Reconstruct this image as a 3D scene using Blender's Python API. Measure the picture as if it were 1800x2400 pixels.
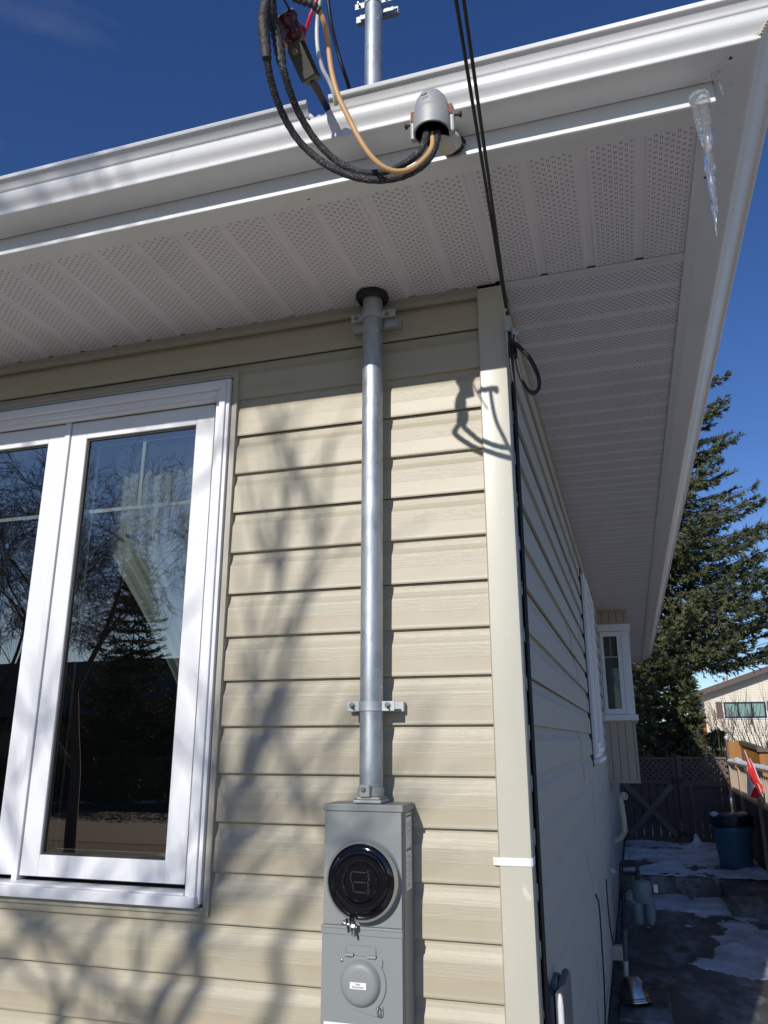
import bpy, math, random
from mathutils import Vector, Matrix, noise
R = math.radians
D = bpy.data
C = bpy.context.scene
for o in list(D.objects): D.objects.remove(o)

# ------------------------------------------------------------------ camera, world, sun, exposure
CAM = Vector((0.257914, -2.078572, 2.0)); YAW, PITCH, ROLL, FPX = 0.297117, 0.284982, -0.001224, 1825.588
fw = Vector((-math.sin(YAW)*math.cos(PITCH), math.cos(YAW)*math.cos(PITCH), math.sin(PITCH)))
r0 = Vector((math.cos(YAW), math.sin(YAW), 0)); u0 = r0.cross(fw)
rt = math.cos(ROLL)*r0 + math.sin(ROLL)*u0; up = -math.sin(ROLL)*r0 + math.cos(ROLL)*u0
cd = D.cameras.new('camera'); cam = D.objects.new('camera', cd); C.collection.objects.link(cam)
cam.matrix_world = Matrix(((rt.x, up.x, -fw.x, CAM.x), (rt.y, up.y, -fw.y, CAM.y), (rt.z, up.z, -fw.z, CAM.z), (0, 0, 0, 1)))
cd.sensor_fit = 'VERTICAL'; cd.sensor_height = 36; cd.lens = 36*FPX/2400; cd.clip_start = 0.05; cd.clip_end = 2000
C.camera = cam
C.render.resolution_x = 768; C.render.resolution_y = 1024

SUN = Vector((.21, 1.0, -.49)).normalized()
el = math.asin(-SUN.z); az = math.atan2(-SUN.x, -SUN.y)
w = D.worlds.new('World'); C.world = w; w.use_nodes = True
nt = w.node_tree; nt.nodes.clear()
sky = nt.nodes.new('ShaderNodeTexSky'); sky.sky_type = 'NISHITA'; sky.sun_disc = False
sky.sun_elevation = el; sky.sun_rotation = az; sky.altitude = 1500; sky.air_density = 1.0; sky.dust_density = 0.15; sky.ozone_density = 3.0
bg = nt.nodes.new('ShaderNodeBackground'); bg.inputs[1].default_value = 0.072
tc = nt.nodes.new('ShaderNodeTexCoord'); mp = nt.nodes.new('ShaderNodeMapping'); mp.inputs['Scale'].default_value = (1.2, 1.6, 7); mp.inputs['Rotation'].default_value = (0, .25, .5)
ns = nt.nodes.new('ShaderNodeTexNoise'); ns.inputs['Scale'].default_value = 1.35; ns.inputs['Detail'].default_value = 5; ns.inputs['Roughness'].default_value = .5
cr = nt.nodes.new('ShaderNodeValToRGB'); cr.color_ramp.elements[0].position = .54; cr.color_ramp.elements[0].color = (0, 0, 0, 1); cr.color_ramp.elements[1].position = .85; cr.color_ramp.elements[1].color = (.3, .3, .3, 1)
mx = nt.nodes.new('ShaderNodeMixRGB'); mx.inputs[2].default_value = (5.5, 6.3, 8, 1)
ol = nt.nodes.new('ShaderNodeOutputWorld')
L = nt.links.new
L(tc.outputs['Generated'], mp.inputs[0]); L(mp.outputs[0], ns.inputs[0]); L(ns.outputs[0], cr.inputs[0]); L(cr.outputs[0], mx.inputs[0])
hs_ = nt.nodes.new('ShaderNodeHueSaturation'); hs_.inputs['Hue'].default_value = .514; hs_.inputs['Saturation'].default_value = 1.20; hs_.inputs['Value'].default_value = 1.55; L(sky.outputs[0], hs_.inputs['Color']); L(hs_.outputs[0], mx.inputs[1]); L(mx.outputs[0], bg.inputs[0]); L(bg.outputs[0], ol.inputs[0])
sl = D.lights.new('sun', 'SUN'); sl.energy = 4.0; sl.angle = R(.5); sl.color = (1, .965, .91)
so = D.objects.new('sun', sl); C.collection.objects.link(so); so.rotation_euler = SUN.to_track_quat('-Z', 'Y').to_euler(); so.location = (-3, -12, 9)
C.view_settings.view_transform = 'Standard'; C.view_settings.look = 'None'; C.view_settings.exposure = 0.0; C.view_settings.gamma = 1

# ------------------------------------------------------------------ helpers
def at(u, v, ax, val):
    """photograph pixel + a known plane of the place -> point of the place"""
    d = fw + rt*(u-900)/FPX - up*(v-1200)/FPX
    i = 'xyz'.index(ax); t = (val-CAM[i])/d[i]
    return CAM + d*t

def wloc(o):
    v = Vector((0, 0, 0))
    while o: v += o.location; o = o.parent
    return v

class MB:
    def __init__(s): s.v = []; s.f = []
    def quad(s, *p):
        n = len(s.v); s.v += [tuple(q) for q in p]; s.f.append(tuple(range(n, n+len(p)))); return s
    def box(s, x0, x1, y0, y1, z0, z1):
        n = len(s.v); s.v += [(x, y, z) for z in (z0, z1) for y in (y0, y1) for x in (x0, x1)]
        s.f += [tuple(n+i for i in q) for q in ((0, 2, 3, 1), (4, 5, 7, 6), (0, 1, 5, 4), (2, 6, 7, 3), (0, 4, 6, 2), (1, 3, 7, 5))]; return s
    def obox(s, c, ax, ay, az, hx, hy, hz):
        c = Vector(c); n = len(s.v)
        for k in (-1, 1):
            for j in (-1, 1):
                for i in (-1, 1): s.v.append(tuple(c+ax*hx*i+ay*hy*j+az*hz*k))
        s.f += [tuple(n+i for i in q) for q in ((0, 2, 3, 1), (4, 5, 7, 6), (0, 1, 5, 4), (2, 6, 7, 3), (0, 4, 6, 2), (1, 3, 7, 5))]; return s
    def bar(s, a, b, w, t, upv=(0, 0, 1)):
        a = Vector(a); b = Vector(b); d = (b-a); l = d.length; d.normalize(); sd = d.cross(Vector(upv)).normalized(); u = sd.cross(d)
        return s.obox((a+b)/2, d, sd, u, l/2, w/2, t/2)
    def tube(s, pts, r, n=8, caps=True, flat=1.0, fn=None):
        pts = [Vector(p) for p in pts]; m = len(pts); rr = r if isinstance(r, (list, tuple)) else [r]*m
        t0 = (pts[1]-pts[0]).normalized(); a = Vector((0, 0, 1)) if abs(t0.z) < .9 else Vector((1, 0, 0)); e = t0.cross(a).normalized()
        st = len(s.v)
        for i, p in enumerate(pts):
            t = (pts[min(i+1, m-1)]-pts[max(i-1, 0)])
            t = t.normalized() if t.length > 1e-9 else t0
            e = (e-t*e.dot(t)); e = e.normalized() if e.length > 1e-6 else t.orthogonal().normalized()
            g = t.cross(e)
            for k in range(n):
                an = 2*math.pi*k/n; q = rr[i]*(fn(i, k) if fn else 1)
                s.v.append(tuple(p+e*math.cos(an)*q+g*math.sin(an)*q*flat))
        for i in range(m-1):
            for k in range(n):
                k2 = (k+1) % n; s.f.append((st+i*n+k, st+i*n+k2, st+(i+1)*n+k2, st+(i+1)*n+k))
        if caps:
            s.f.append(tuple(st+k for k in reversed(range(n)))); s.f.append(tuple(st+(m-1)*n+k for k in range(n)))
        return s
    def rev(s, prof, c, axis, n=24, ref=None, a0=0, a1=2*math.pi):
        """prof = [(radius, height along axis)]"""
        c = Vector(c); axis = Vector(axis).normalized(); e = (Vector(ref) if ref else axis.orthogonal()); e = (e-axis*e.dot(axis)).normalized(); g = axis.cross(e)
        st = len(s.v); full = abs(a1-a0-2*math.pi) < 1e-6; nn = n if full else n+1
        for (r, h) in prof:
            for k in range(nn):
                an = a0+(a1-a0)*k/n; s.v.append(tuple(c+axis*h+(e*math.cos(an)+g*math.sin(an))*r))
        for i in range(len(prof)-1):
            for k in range(n):
                k2 = (k+1) % nn; s.f.append((st+i*nn+k, st+i*nn+k2, st+(i+1)*nn+k2, st+(i+1)*nn+k))
        if full:
            if prof[0][0] > 1e-6: s.f.append(tuple(st+k for k in reversed(range(nn))))
            if prof[-1][0] > 1e-6: s.f.append(tuple(st+(len(prof)-1)*nn+k for k in range(nn)))
        return s
    def sweep(s, paths, close=False):
        """paths: list of polylines of equal length; joins neighbours"""
        st = len(s.v); m = len(paths[0])
        for p in paths: s.v += [tuple(q) for q in p]
        K = len(paths)
        for i in range(K if close else K-1):
            j = (i+1) % K
            for k in range(m-1): s.f.append((st+i*m+k, st+i*m+k+1, st+j*m+k+1, st+j*m+k))
        if close:
            s.f.append(tuple(st+i*m for i in range(K))); s.f.append(tuple(st+i*m+m-1 for i in reversed(range(K))))
        return s
    def build(s, name, mat, parent=None, loc=None, smooth=None, bevel=0, kind=None):
        base = wloc(parent) if parent else Vector(loc) if loc is not None else Vector((0, 0, 0))
        me = D.meshes.new(name); me.from_pydata([(a[0]-base.x, a[1]-base.y, a[2]-base.z) for a in s.v], [], s.f); me.update()
        me.materials.append(mat)
        if smooth is not None:
            me.shade_smooth(); me.set_sharp_from_angle(angle=R(smooth))
        o = D.objects.new(name, me); C.collection.objects.link(o)
        if parent: o.parent = parent
        else: o.location = base
        if bevel:
            b = o.modifiers.new('bevel', 'BEVEL'); b.width = bevel; b.segments = 2; b.limit_method = 'ANGLE'; b.angle_limit = R(40)
        if kind: o['kind'] = kind
        return o

def thing(name, loc, label, cat, group=None):
    o = D.objects.new(name, None); C.collection.objects.link(o); o.location = loc; o.empty_display_size = .1
    return tag(o, label, cat, group)
def tag(o, label, cat, group=None):
    o['label'] = label; o['category'] = cat
    if group: o['group'] = group
    return o
def smoothpath(pts, n=6):
    pts = [Vector(p) for p in pts]; out = []
    P = [pts[0]*2-pts[1]]+pts+[pts[-1]*2-pts[-2]]
    for i in range(1, len(P)-2):
        a, b, c, d = P[i-1], P[i], P[i+1], P[i+2]
        for k in range(n):
            t = k/n; out.append(.5*((2*b)+(c-a)*t+(2*a-5*b+4*c-d)*t*t+(3*b-a-3*c+d)*t**3))
    out.append(pts[-1]); return out
def text(body, size, c, xd, yd, name, mat, parent, depth=.0003):
    cu = D.curves.new(name, 'FONT'); cu.body = body; cu.size = size; cu.align_x = 'CENTER'; cu.align_y = 'CENTER'; cu.extrude = depth; cu.space_line = .9
    t = D.objects.new(name, cu); me = D.meshes.new_from_object(t); D.objects.remove(t)
    o = D.objects.new(name, me); C.collection.objects.link(o); o.parent = parent
    xd = Vector(xd).normalized(); yd = Vector(yd).normalized(); zd = xd.cross(yd); b = Vector(c)-wloc(parent)
    me.transform(Matrix(((xd.x, yd.x, zd.x, b.x), (xd.y, yd.y, zd.y, b.y), (xd.z, yd.z, zd.z, b.z), (0, 0, 0, 1))))
    me.materials.clear(); me.materials.append(mat); return o

# ------------------------------------------------------------------ materials
class NT:
    def __init__(s, name):
        s.m = D.materials.new(name); s.m.use_nodes = True; s.t = s.m.node_tree; s.b = s.t.nodes['Principled BSDF']; s.o = s.t.nodes['Material Output']
        s.tc = s.t.nodes.new('ShaderNodeTexCoord')
    def n(s, typ, **k):
        o = s.t.nodes.new(typ)
        for a, b in k.items(): setattr(o, a, b)
        return o
    def l(s, a, b): s.t.links.new(a, b)
    def math(s, op, a, b=None, c=None):
        o = s.n('ShaderNodeMath', operation=op)
        for i, q in enumerate((a, b, c)):
            if q is None: continue
            if isinstance(q, (int, float)): o.inputs[i].default_value = q
            else: s.l(q, o.inputs[i])
        return o.outputs[0]
    def noise(s, scale, detail=4, vec=(1, 1, 1), rough=.55, rot=(0, 0, 0)):
        mp = s.n('ShaderNodeMapping'); mp.inputs['Scale'].default_value = vec; mp.inputs['Rotation'].default_value = rot; s.l(s.tc.outputs['Object'], mp.inputs[0])
        o = s.n('ShaderNodeTexNoise'); o.inputs['Scale'].default_value = scale; o.inputs['Detail'].default_value = detail; o.inputs['Roughness'].default_value = rough
        s.l(mp.outputs[0], o.inputs[0]); return o.outputs[0]
    def ramp(s, f, p0, p1):
        o = s.n('ShaderNodeMapRange'); o.inputs[1].default_value = p0; o.inputs[2].default_value = p1; s.l(f, o.inputs[0]); return o.outputs[0]
    def mix(s, f, a, b):
        o = s.n('ShaderNodeMixRGB')
        if isinstance(f, (int, float)): o.inputs[0].default_value = f
        else: s.l(f, o.inputs[0])
        for i, q in ((1, a), (2, b)):
            if isinstance(q, tuple): o.inputs[i].default_value = (*q[:3], 1)
            else: s.l(q, o.inputs[i])
        return o.outputs[0]
    def bump(s, h, st=.3, dist=.002):
        o = s.n('ShaderNodeBump'); o.inputs['Strength'].default_value = st; o.inputs['Distance'].default_value = dist; s.l(h, o.inputs['Height']); s.l(o.outputs[0], s.b.inputs['Normal'])
    def set(s, col=None, rough=None, metal=None, spec=None):
        if col is not None:
            if isinstance(col, tuple): s.b.inputs['Base Color'].default_value = (*col[:3], 1)
            else: s.l(col, s.b.inputs['Base Color'])
        if rough is not None:
            if isinstance(rough, (int, float)): s.b.inputs['Roughness'].default_value = rough
            else: s.l(rough, s.b.inputs['Roughness'])
        if metal is not None: s.b.inputs['Metallic'].default_value = metal
        if spec is not None: s.b.inputs['Specular IOR Level'].default_value = spec
        return s.m
def sc(c, k): return tuple(min(1, x*k) for x in c)
def simple(name, col, rough=.5, metal=0, var=.12, scale=8, vec=(1, 1, 1), bump=0, bscale=60, dist=.001, dirt=None, dscale=6, dth=(.6, .75)):
    t = NT(name); f = t.noise(scale, 4, vec); c = t.mix(f, sc(col, 1-var), sc(col, 1+var))
    if dirt: c = t.mix(t.ramp(t.noise(dscale, 6), *dth), c, dirt)
    t.set(c, rough, metal)
    if bump: t.bump(t.noise(bscale, 3, vec), bump, dist)
    return t.m

P = .127; ZK = 3.182                                    # siding exposure, height of a lap line
def siding_mat(name, base, stain, amt, rough=.45):
    t = NT(name); sp = t.n('ShaderNodeSeparateXYZ'); t.l(t.tc.outputs['Object'], sp.inputs[0])
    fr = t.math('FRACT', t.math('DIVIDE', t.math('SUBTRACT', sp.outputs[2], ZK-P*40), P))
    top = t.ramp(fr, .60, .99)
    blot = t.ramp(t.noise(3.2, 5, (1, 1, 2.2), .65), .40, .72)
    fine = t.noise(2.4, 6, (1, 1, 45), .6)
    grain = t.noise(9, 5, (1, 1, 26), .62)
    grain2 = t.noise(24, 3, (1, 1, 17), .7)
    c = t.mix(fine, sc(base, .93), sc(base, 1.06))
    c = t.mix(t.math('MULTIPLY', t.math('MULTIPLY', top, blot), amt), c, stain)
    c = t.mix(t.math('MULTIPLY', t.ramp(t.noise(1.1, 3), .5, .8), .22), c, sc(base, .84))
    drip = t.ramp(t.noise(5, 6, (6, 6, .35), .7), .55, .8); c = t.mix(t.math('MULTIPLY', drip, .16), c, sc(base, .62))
    t.set(c, rough)
    flatm = t.math('SUBTRACT', 1, t.ramp(fr, .62, .72))
    t.bump(t.math('MULTIPLY', t.math('ADD', grain, t.math('MULTIPLY', grain2, .5)), flatm), .5, .0018)
    return t.m
M = {}
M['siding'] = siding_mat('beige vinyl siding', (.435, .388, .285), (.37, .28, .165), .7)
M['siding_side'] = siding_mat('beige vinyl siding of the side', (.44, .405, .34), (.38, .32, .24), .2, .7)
M['trim'] = simple('beige vinyl trim', (.40, .37, .30), .42, var=.06, scale=3, vec=(1, 1, 6))
t = NT('aged beige corner post'); g = t.noise(30, 5, (1, 1, .06), .6); chip = t.ramp(t.noise(26, 5, (1, 1, .45)), .66, .72)
c = t.mix(t.ramp(t.noise(7, 4, (1, 1, .3)), .3, .8), (.53, .505, .41), (.46, .44, .36)); t.set(t.mix(t.math('MULTIPLY', chip, .5), c, (.75, .72, .62)), .38); t.bump(g, .35, .001); M['post'] = t.m
M['bump_siding'] = simple('taupe vertical siding', (.44, .37, .29), .5, var=.06)
M['white'] = simple('white vinyl', (.76, .76, .77), .38, var=.03, scale=2)
def alu(name, spots):
    t = NT(name); f = t.noise(2.2, 3, (1, 1, 1)); c = t.mix(f, (.66, .66, .65), (.74, .74, .73))
    sm = t.ramp(t.noise(5, 6, (.25, .25, 3)), .62, .85); c = t.mix(t.math('MULTIPLY', sm, .35), c, (.42, .41, .38))
    vo = t.n('ShaderNodeTexVoronoi'); vo.inputs['Scale'].default_value = 26; t.l(t.tc.outputs['Object'], vo.inputs[0])
    dots = t.math('LESS_THAN', vo.outputs[0], t.math('MULTIPLY', t.ramp(t.noise(6, 3), .45, .8), .12)); c = t.mix(t.math('MULTIPLY', dots, .6), c, (.16, .15, .13))
    if spots:
        sp = t.n('ShaderNodeSeparateXYZ'); t.l(t.tc.outputs['Object'], sp.inputs[0])
        v2 = t.n('ShaderNodeTexVoronoi'); v2.inputs['Scale'].default_value = 95; t.l(t.tc.outputs['Object'], v2.inputs[0])
        d2 = t.math('MULTIPLY', t.math('LESS_THAN', v2.outputs[0], t.math('MULTIPLY', t.ramp(t.noise(11, 4), .36, .7), .42)), t.math('GREATER_THAN', sp.outputs[2], 3.4455))
        c = t.mix(t.math('MULTIPLY', d2, .55), c, (.30, .28, .24))
        lip_specks = t.math('MULTIPLY', t.ramp(t.noise(60, 4), .56, .66), t.math('MULTIPLY', t.ramp(t.noise(3.0, 2), .55, .7), t.math('MULTIPLY', t.math('GREATER_THAN', sp.outputs[2], 3.426), t.math('LESS_THAN', sp.outputs[2], 3.445))))
        c = t.mix(t.math('MULTIPLY', lip_specks, .85), c, (.05, .05, .045))  # patchy dark specks in the band just below the lip
    drip = t.ramp(t.noise(7, 5, (5, 5, .5), .7), .56, .8); c = t.mix(t.math('MULTIPLY', drip, .28), c, (.40, .385, .35))
    t.set(c, .36, 0, .5); t.bump(t.noise(5, 3, (1, 1, 2)), .22, .008); return t.m
M['gutter'] = alu('white painted aluminium gutter', True)
M['fascia'] = alu('white painted aluminium fascia', False)
def soffit(name, along, pitch, off, cell, slit, halfzone, pair):
    """perforated panel: rows of pressed slits between the ribs"""
    t = NT(name); sp = t.n('ShaderNodeSeparateXYZ'); t.l(t.tc.outputs['Object'], sp.inputs[0])
    A, B = (sp.outputs[1], sp.outputs[0]) if along == 'y' else (sp.outputs[0], sp.outputs[1])   # A along the rib, B across
    fb = t.math('SUBTRACT', t.math('FRACT', t.math('ADD', t.math('DIVIDE', t.math('SUBTRACT', B, off), pitch), 100.5)), .5)  # 0 at rib centre, +-.5 mid panel
    zone = t.math('GREATER_THAN', t.math('ABSOLUTE', fb), halfzone)
    cb = t.math('DIVIDE', t.math('SUBTRACT', B, off), cell[0]); ib = t.math('FLOOR', t.math('ADD', cb, 1000)); qb = t.math('ABSOLUTE', t.math('SUBTRACT', t.math('FRACT', t.math('ADD', cb, 1000)), .5))
    if pair: qb = t.math('ABSOLUTE', t.math('SUBTRACT', qb, .17))
    ca = t.math('ADD', t.math('DIVIDE', A, cell[1]), t.math('ADD', t.math('MULTIPLY', t.math('MODULO', ib, 2), .5), 1000)); qa = t.math('ABSOLUTE', t.math('SUBTRACT', t.math('FRACT', ca), .5))
    hole = t.math('MULTIPLY', t.math('MULTIPLY', t.math('LESS_THAN', qb, slit[0]), t.math('LESS_THAN', qa, slit[1])), zone)
    base = t.mix(t.noise(1.3, 3), (.68, .65, .665), (.75, .72, .735))
    base = t.mix(t.math('MULTIPLY', t.ramp(t.noise(4, 5), .55, .8), .3), base, (.42, .40, .39))
    t.set(t.mix(hole, base, (.03, .03, .03)), .5); t.bump(t.math('SUBTRACT', 1, hole), .5, .0015); return t.m
RX, RP = .122, .1345; RY, RQ = .149, .1305
M['soffit_front'] = soffit('perforated front soffit', 'y', RP, RX, (.0128, .0185), (.065, .19), .125, True)
M['soffit_side'] = soffit('perforated side soffit', 'x', RQ, RY, (.0112, .0185), (.14, .28), .125, False)
M['plain_soffit'] = simple('plain soffit trim', (.66, .64, .65), .5, var=.06)
t = NT('galvanised steel'); c = t.mix(t.ramp(t.noise(18, 5, (1, 1, .25)), .3, .75), (.34, .37, .39), (.54, .57, .59)); c = t.mix(t.ramp(t.noise(70, 3), .68, .74), c, (.85, .87, .88))
c = t.mix(t.math('MULTIPLY', t.ramp(t.noise(34, 6, (1, 1, .5), .7), .5, .6), .5), c, (.27, .29, .31)); t.set(c, t.ramp(t.noise(25, 4, (1, 1, .3)), -.5, 1.35), .8); t.bump(t.noise(90, 3), .12, .001); M['galv'] = t.m
M['galv_dull'] = simple('dull zinc plate', (.46, .48, .49), .55, .5, .12, 60)
M['bolt'] = simple('bright bolt', (.36, .36, .37), .42, 1, .1, 60)
M['rustbolt'] = simple('rusty bolt', (.05, .035, .03), .7, .3, .4, 80)
M['cast'] = simple('cast aluminium', (.36, .37, .375), .55, .25, .12, 40, bump=.12, bscale=240, dirt=(.52, .48, .38), dscale=9, dth=(.5, .8))
M['pipe_paint'] = simple('cream painted pipe', (.60, .53, .42), .5, 0, .1, 20, dirt=(.2, .17, .14), dscale=60, dth=(.7, .74))
M['box_grey'] = simple('grey enamel', (.235, .25, .243), .48, 0, .04, 3, bump=.05, bscale=120)
M['black_gloss'] = simple('black moulded plastic', (.004, .004, .006), .06, 0, .2)
M['bezel'] = simple('stainless ring', (.52, .52, .50), .28, .9, .06)
M['label'] = simple('white label', (.78, .78, .76), .5, 0, .03)
M['label_dull'] = simple('printed rating label', (.78, .78, .74), .5, 0, .05)
M['ink'] = simple('black ink', (.02, .02, .02), .6)
M['putty'] = simple('black duct seal', (.012, .012, .014), .6, 0, .3, 40, bump=.8, bscale=40, dist=.006)
t = NT('braided cable'); wv = t.noise(330, 2, (1, 1, 1)); c = t.mix(t.ramp(wv, .54, .68), (.012, .012, .014), (.20, .195, .185)); c = t.mix(t.ramp(t.noise(26, 3), .48, .66), c, (.014, .014, .016)); t.set(c, .7); t.bump(wv, .9, .002); M['braid'] = t.m
M['tape'] = simple('friction tape', (.035, .034, .034), .62, 0, .5, 60, bump=.9, bscale=90, dist=.004)
M['tan'] = simple('tan cable jacket', (.58, .34, .15), .5, 0, .10, 30)
M['red'] = simple('red wire', (.62, .012, .045), .35, 0, .06)
M['wire_white'] = simple('white wire', (.62, .60, .56), .4, 0, .06)
M['black'] = simple('black cable', (.010, .010, .012), .42, 0, .2, 30)
M['porcelain'] = simple('brown glazed porcelain', (.075, .010, .012), .16, 0, .08, 5)
M['iron'] = simple('weathered iron', (.10, .095, .075), .6, .35, .3, 30, bump=.3, bscale=120, dirt=(.17, .09, .04), dscale=22, dth=(.5, .75))
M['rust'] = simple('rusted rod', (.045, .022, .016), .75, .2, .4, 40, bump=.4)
M['brass'] = simple('brass bolt', (.30, .22, .09), .5, .5, .3, 50)
t = NT('ice'); t.set((.96, .98, 1), .05); t.b.inputs['Transmission Weight'].default_value = .96; t.b.inputs['IOR'].default_value = 1.31; t.bump(t.noise(150, 3), .5, .002); M['ice'] = t.m
t = NT('window glass'); t.t.nodes.remove(t.b); tr = t.n('ShaderNodeBsdfTransparent'); tr.inputs[0].default_value = (.86, .93, .90, 1); gl = t.n('ShaderNodeBsdfGlossy'); gl.inputs['Roughness'].default_value = .004; gl.inputs[0].default_value = (1, .80, .62, 1)
fr = t.n('ShaderNodeFresnel'); fr.inputs[0].default_value = 2.0; ms = t.n('ShaderNodeMixShader'); wa = t.n('ShaderNodeBump'); wa.inputs['Strength'].default_value = .03; wa.inputs['Distance'].default_value = .01; t.l(t.noise(2.2, 2), wa.inputs['Height']); t.l(wa.outputs[0], gl.inputs['Normal'])
t.l(t.math('ADD', t.math('MULTIPLY', fr.outputs[0], 2.2), .18), ms.inputs[0]); t.l(tr.outputs[0], ms.inputs[1]); t.l(gl.outputs[0], ms.inputs[2]); t.l(ms.outputs[0], t.o.inputs[0]); M['glass'] = t.m
t = NT('plain window glass'); t.t.nodes.remove(t.b); tr = t.n('ShaderNodeBsdfTransparent'); tr.inputs[0].default_value = (.75, .8, .8, 1); gl = t.n('ShaderNodeBsdfGlossy'); gl.inputs['Roughness'].default_value = .01; fr = t.n('ShaderNodeFresnel'); fr.inputs[0].default_value = 1.5; ms = t.n('ShaderNodeMixShader'); t.l(fr.outputs[0], ms.inputs[0]); t.l(tr.outputs[0], ms.inputs[1]); t.l(gl.outputs[0], ms.inputs[2]); t.l(ms.outputs[0], t.o.inputs[0]); M['glass_plain'] = t.m
M['grille'] = simple('pale green grille bar', (.85, .92, .90), .5, 0, .03)
M['gasket'] = simple('black gasket', (.02, .022, .025), .5)
M['spacer'] = simple('dark spacer bar', (.05, .075, .075), .45, .3)
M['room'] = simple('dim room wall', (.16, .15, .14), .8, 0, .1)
t = NT('sheer curtain'); f = t.noise(60, 3, (1, 1, .1)); t.set(t.mix(f, (.60, .63, .60), (.76, .78, .75)), .9); t.b.inputs['Alpha'].default_value = .82; M['curtain'] = t.m
M['shingle'] = simple('dark asphalt shingles', (.055, .05, .048), .9, 0, .4, 30, bump=.6, bscale=30, dist=.01)
M['concrete_wall'] = simple('foundation parging', (.11, .105, .10), .9, 0, .2, 10, bump=.4, bscale=40)
t = NT('wet concrete'); w1 = t.ramp(t.noise(1.7, 6, rough=.65), .42, .62); c = t.mix(w1, (.075, .07, .064), (.15, .14, .13)); c = t.mix(t.ramp(t.noise(45, 4), .55, .7), c, (.10, .095, .085)); c = t.mix(t.math('MULTIPLY', t.ramp(t.noise(2.2, 8, (1.4, .7, 1), .72), .50, .60), .55), c, (.42, .44, .48)); t.set(c, t.ramp(t.noise(2.1, 5), .2, 1.1)); t.bump(t.noise(70, 5), .35, .003); M['concrete'] = t.m
t = NT('snow'); t.set(t.mix(t.ramp(t.noise(2.6, 6, rough=.65), .42, .62), (.80, .82, .86), (.50, .50, .52)), .8); t.bump(t.noise(24, 5), .5, .012); M['snow'] = t.m
t = NT('yard snow and soil'); c = t.mix(t.ramp(t.noise(.5, 7, rough=.65), .46, .54), (.10, .075, .045), (.72, .74, .8)); t.set(c, .9); t.bump(t.noise(9, 5), .5, .05); M['yard'] = t.m
t = NT('wet brown lawn'); c = t.mix(t.noise(3, 6), (.030, .026, .018), (.065, .055, .035)); c = t.mix(t.ramp(t.noise(.35, 5), .64, .68), c, (.5, .52, .56)); t.set(c, .95); t.bump(t.noise(30, 5), .6, .03); M['lawn'] = t.m
t = NT('old snow on lawn'); c = t.mix(t.ramp(t.noise(.8, 6, rough=.6), .46, .54), (.12, .10, .06), (.62, .585, .535)); t.set(c, .9); t.bump(t.noise(9, 5), .5, .04); M['lawn_snow'] = t.m
M['brownwood'] = simple('brown stained fence', (.125, .092, .073), .75, 0, .22, 14, (1, 1, .15), .4, 40)
M['tanwood'] = simple('weathered tan railing', (.42, .32, .23), .75, 0, .2, 14, (1, 1, .15), .3, 40)
M['brace'] = simple('lighter brown brace', (.18, .14, .112), .75, 0, .2, 14, bump=.3)  # coloured lighter than the gate boards so the X stands out
M['goldwood'] = simple('golden cedar boards', (.33, .15, .035), .7, 0, .25, 18, (1, 1, .05), .3, 60)
M['orangewood'] = simple('orange cedar boards', (.42, .15, .035), .75, 0, .25, 8, (1, 1, .05))
M['blackiron'] = simple('black iron', (.01, .01, .01), .5)
M['bin_blue'] = simple('blue plastic bin', (.05, .15, .23), .42, 0, .1, 10)
M['bag'] = simple('dark blue liner bag', (.008, .014, .035), .35, 0, .3, 20, bump=.7, bscale=22, dist=.01)
M['pvc'] = simple('cream pvc pipe', (.50, .46, .36), .4, 0, .08)
M['whitepipe'] = simple('white plastic pipe', (.62, .62, .60), .4, 0, .05)
M['greypipe'] = simple('grey plastic conduit', (.10, .11, .115), .5)
M['gaspipe'] = simple('dark painted gas pipe', (.022, .027, .034), .5)
M['gasgrey'] = simple('pale blue grey meter casting', (.16, .22, .25), .45, 0, .12, 30)
M['nid'] = simple('grey telephone box', (.075, .08, .10), .45, 0, .06)
M['steel'] = simple('brushed stainless', (.46, .42, .37), .24, 1, .08, 30, (1, 1, 14))
M['flagred'] = simple('red flag cloth', (.62, .02, .02), .8, 0, .08)
M['flagwhite'] = simple('white flag cloth', (.75, .73, .75), .8, 0, .04)
M['bark'] = simple('grey bark', (.085, .07, .06), .9, 0, .35, 20, (1, 1, .2), .7, 30)
M['twig'] = simple('reddish twig', (.17, .10, .075), .85, 0, .3, 20)
def leaf(name, a, b, c3):
    t = NT(name); c = t.mix(t.ramp(t.noise(.9, 4), .35, .68), a, b); c = t.mix(t.ramp(t.noise(3.5, 3), .58, .72), c, c3); t.set(c, .75); return t.m
M['spruce'] = leaf('spruce needles', (.045, .060, .022), (.115, .125, .048), (.14, .165, .115))
M['pine'] = leaf('young pine needles', (.06, .11, .03), (.09, .15, .045), (.12, .17, .07))
M['beigehouse'] = simple('cream lap siding', (.66, .60, .47), .6, 0, .04)
M['brownpaint'] = simple('brown painted shutter', (.10, .062, .055), .6)
M['greenglass'] = simple('curtained window pane', (.20, .31, .28), .15, 0, .1, 6, (6, 1, .3))
M['darkframe'] = simple('charcoal window frame', (.015, .02, .022), .4)
M['stucco_dark'] = simple('brown stucco', (.07, .055, .045), .9)
M['asphalt'] = simple('asphalt', (.028, .028, .028), .9, 0, .2, 30)

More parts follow.
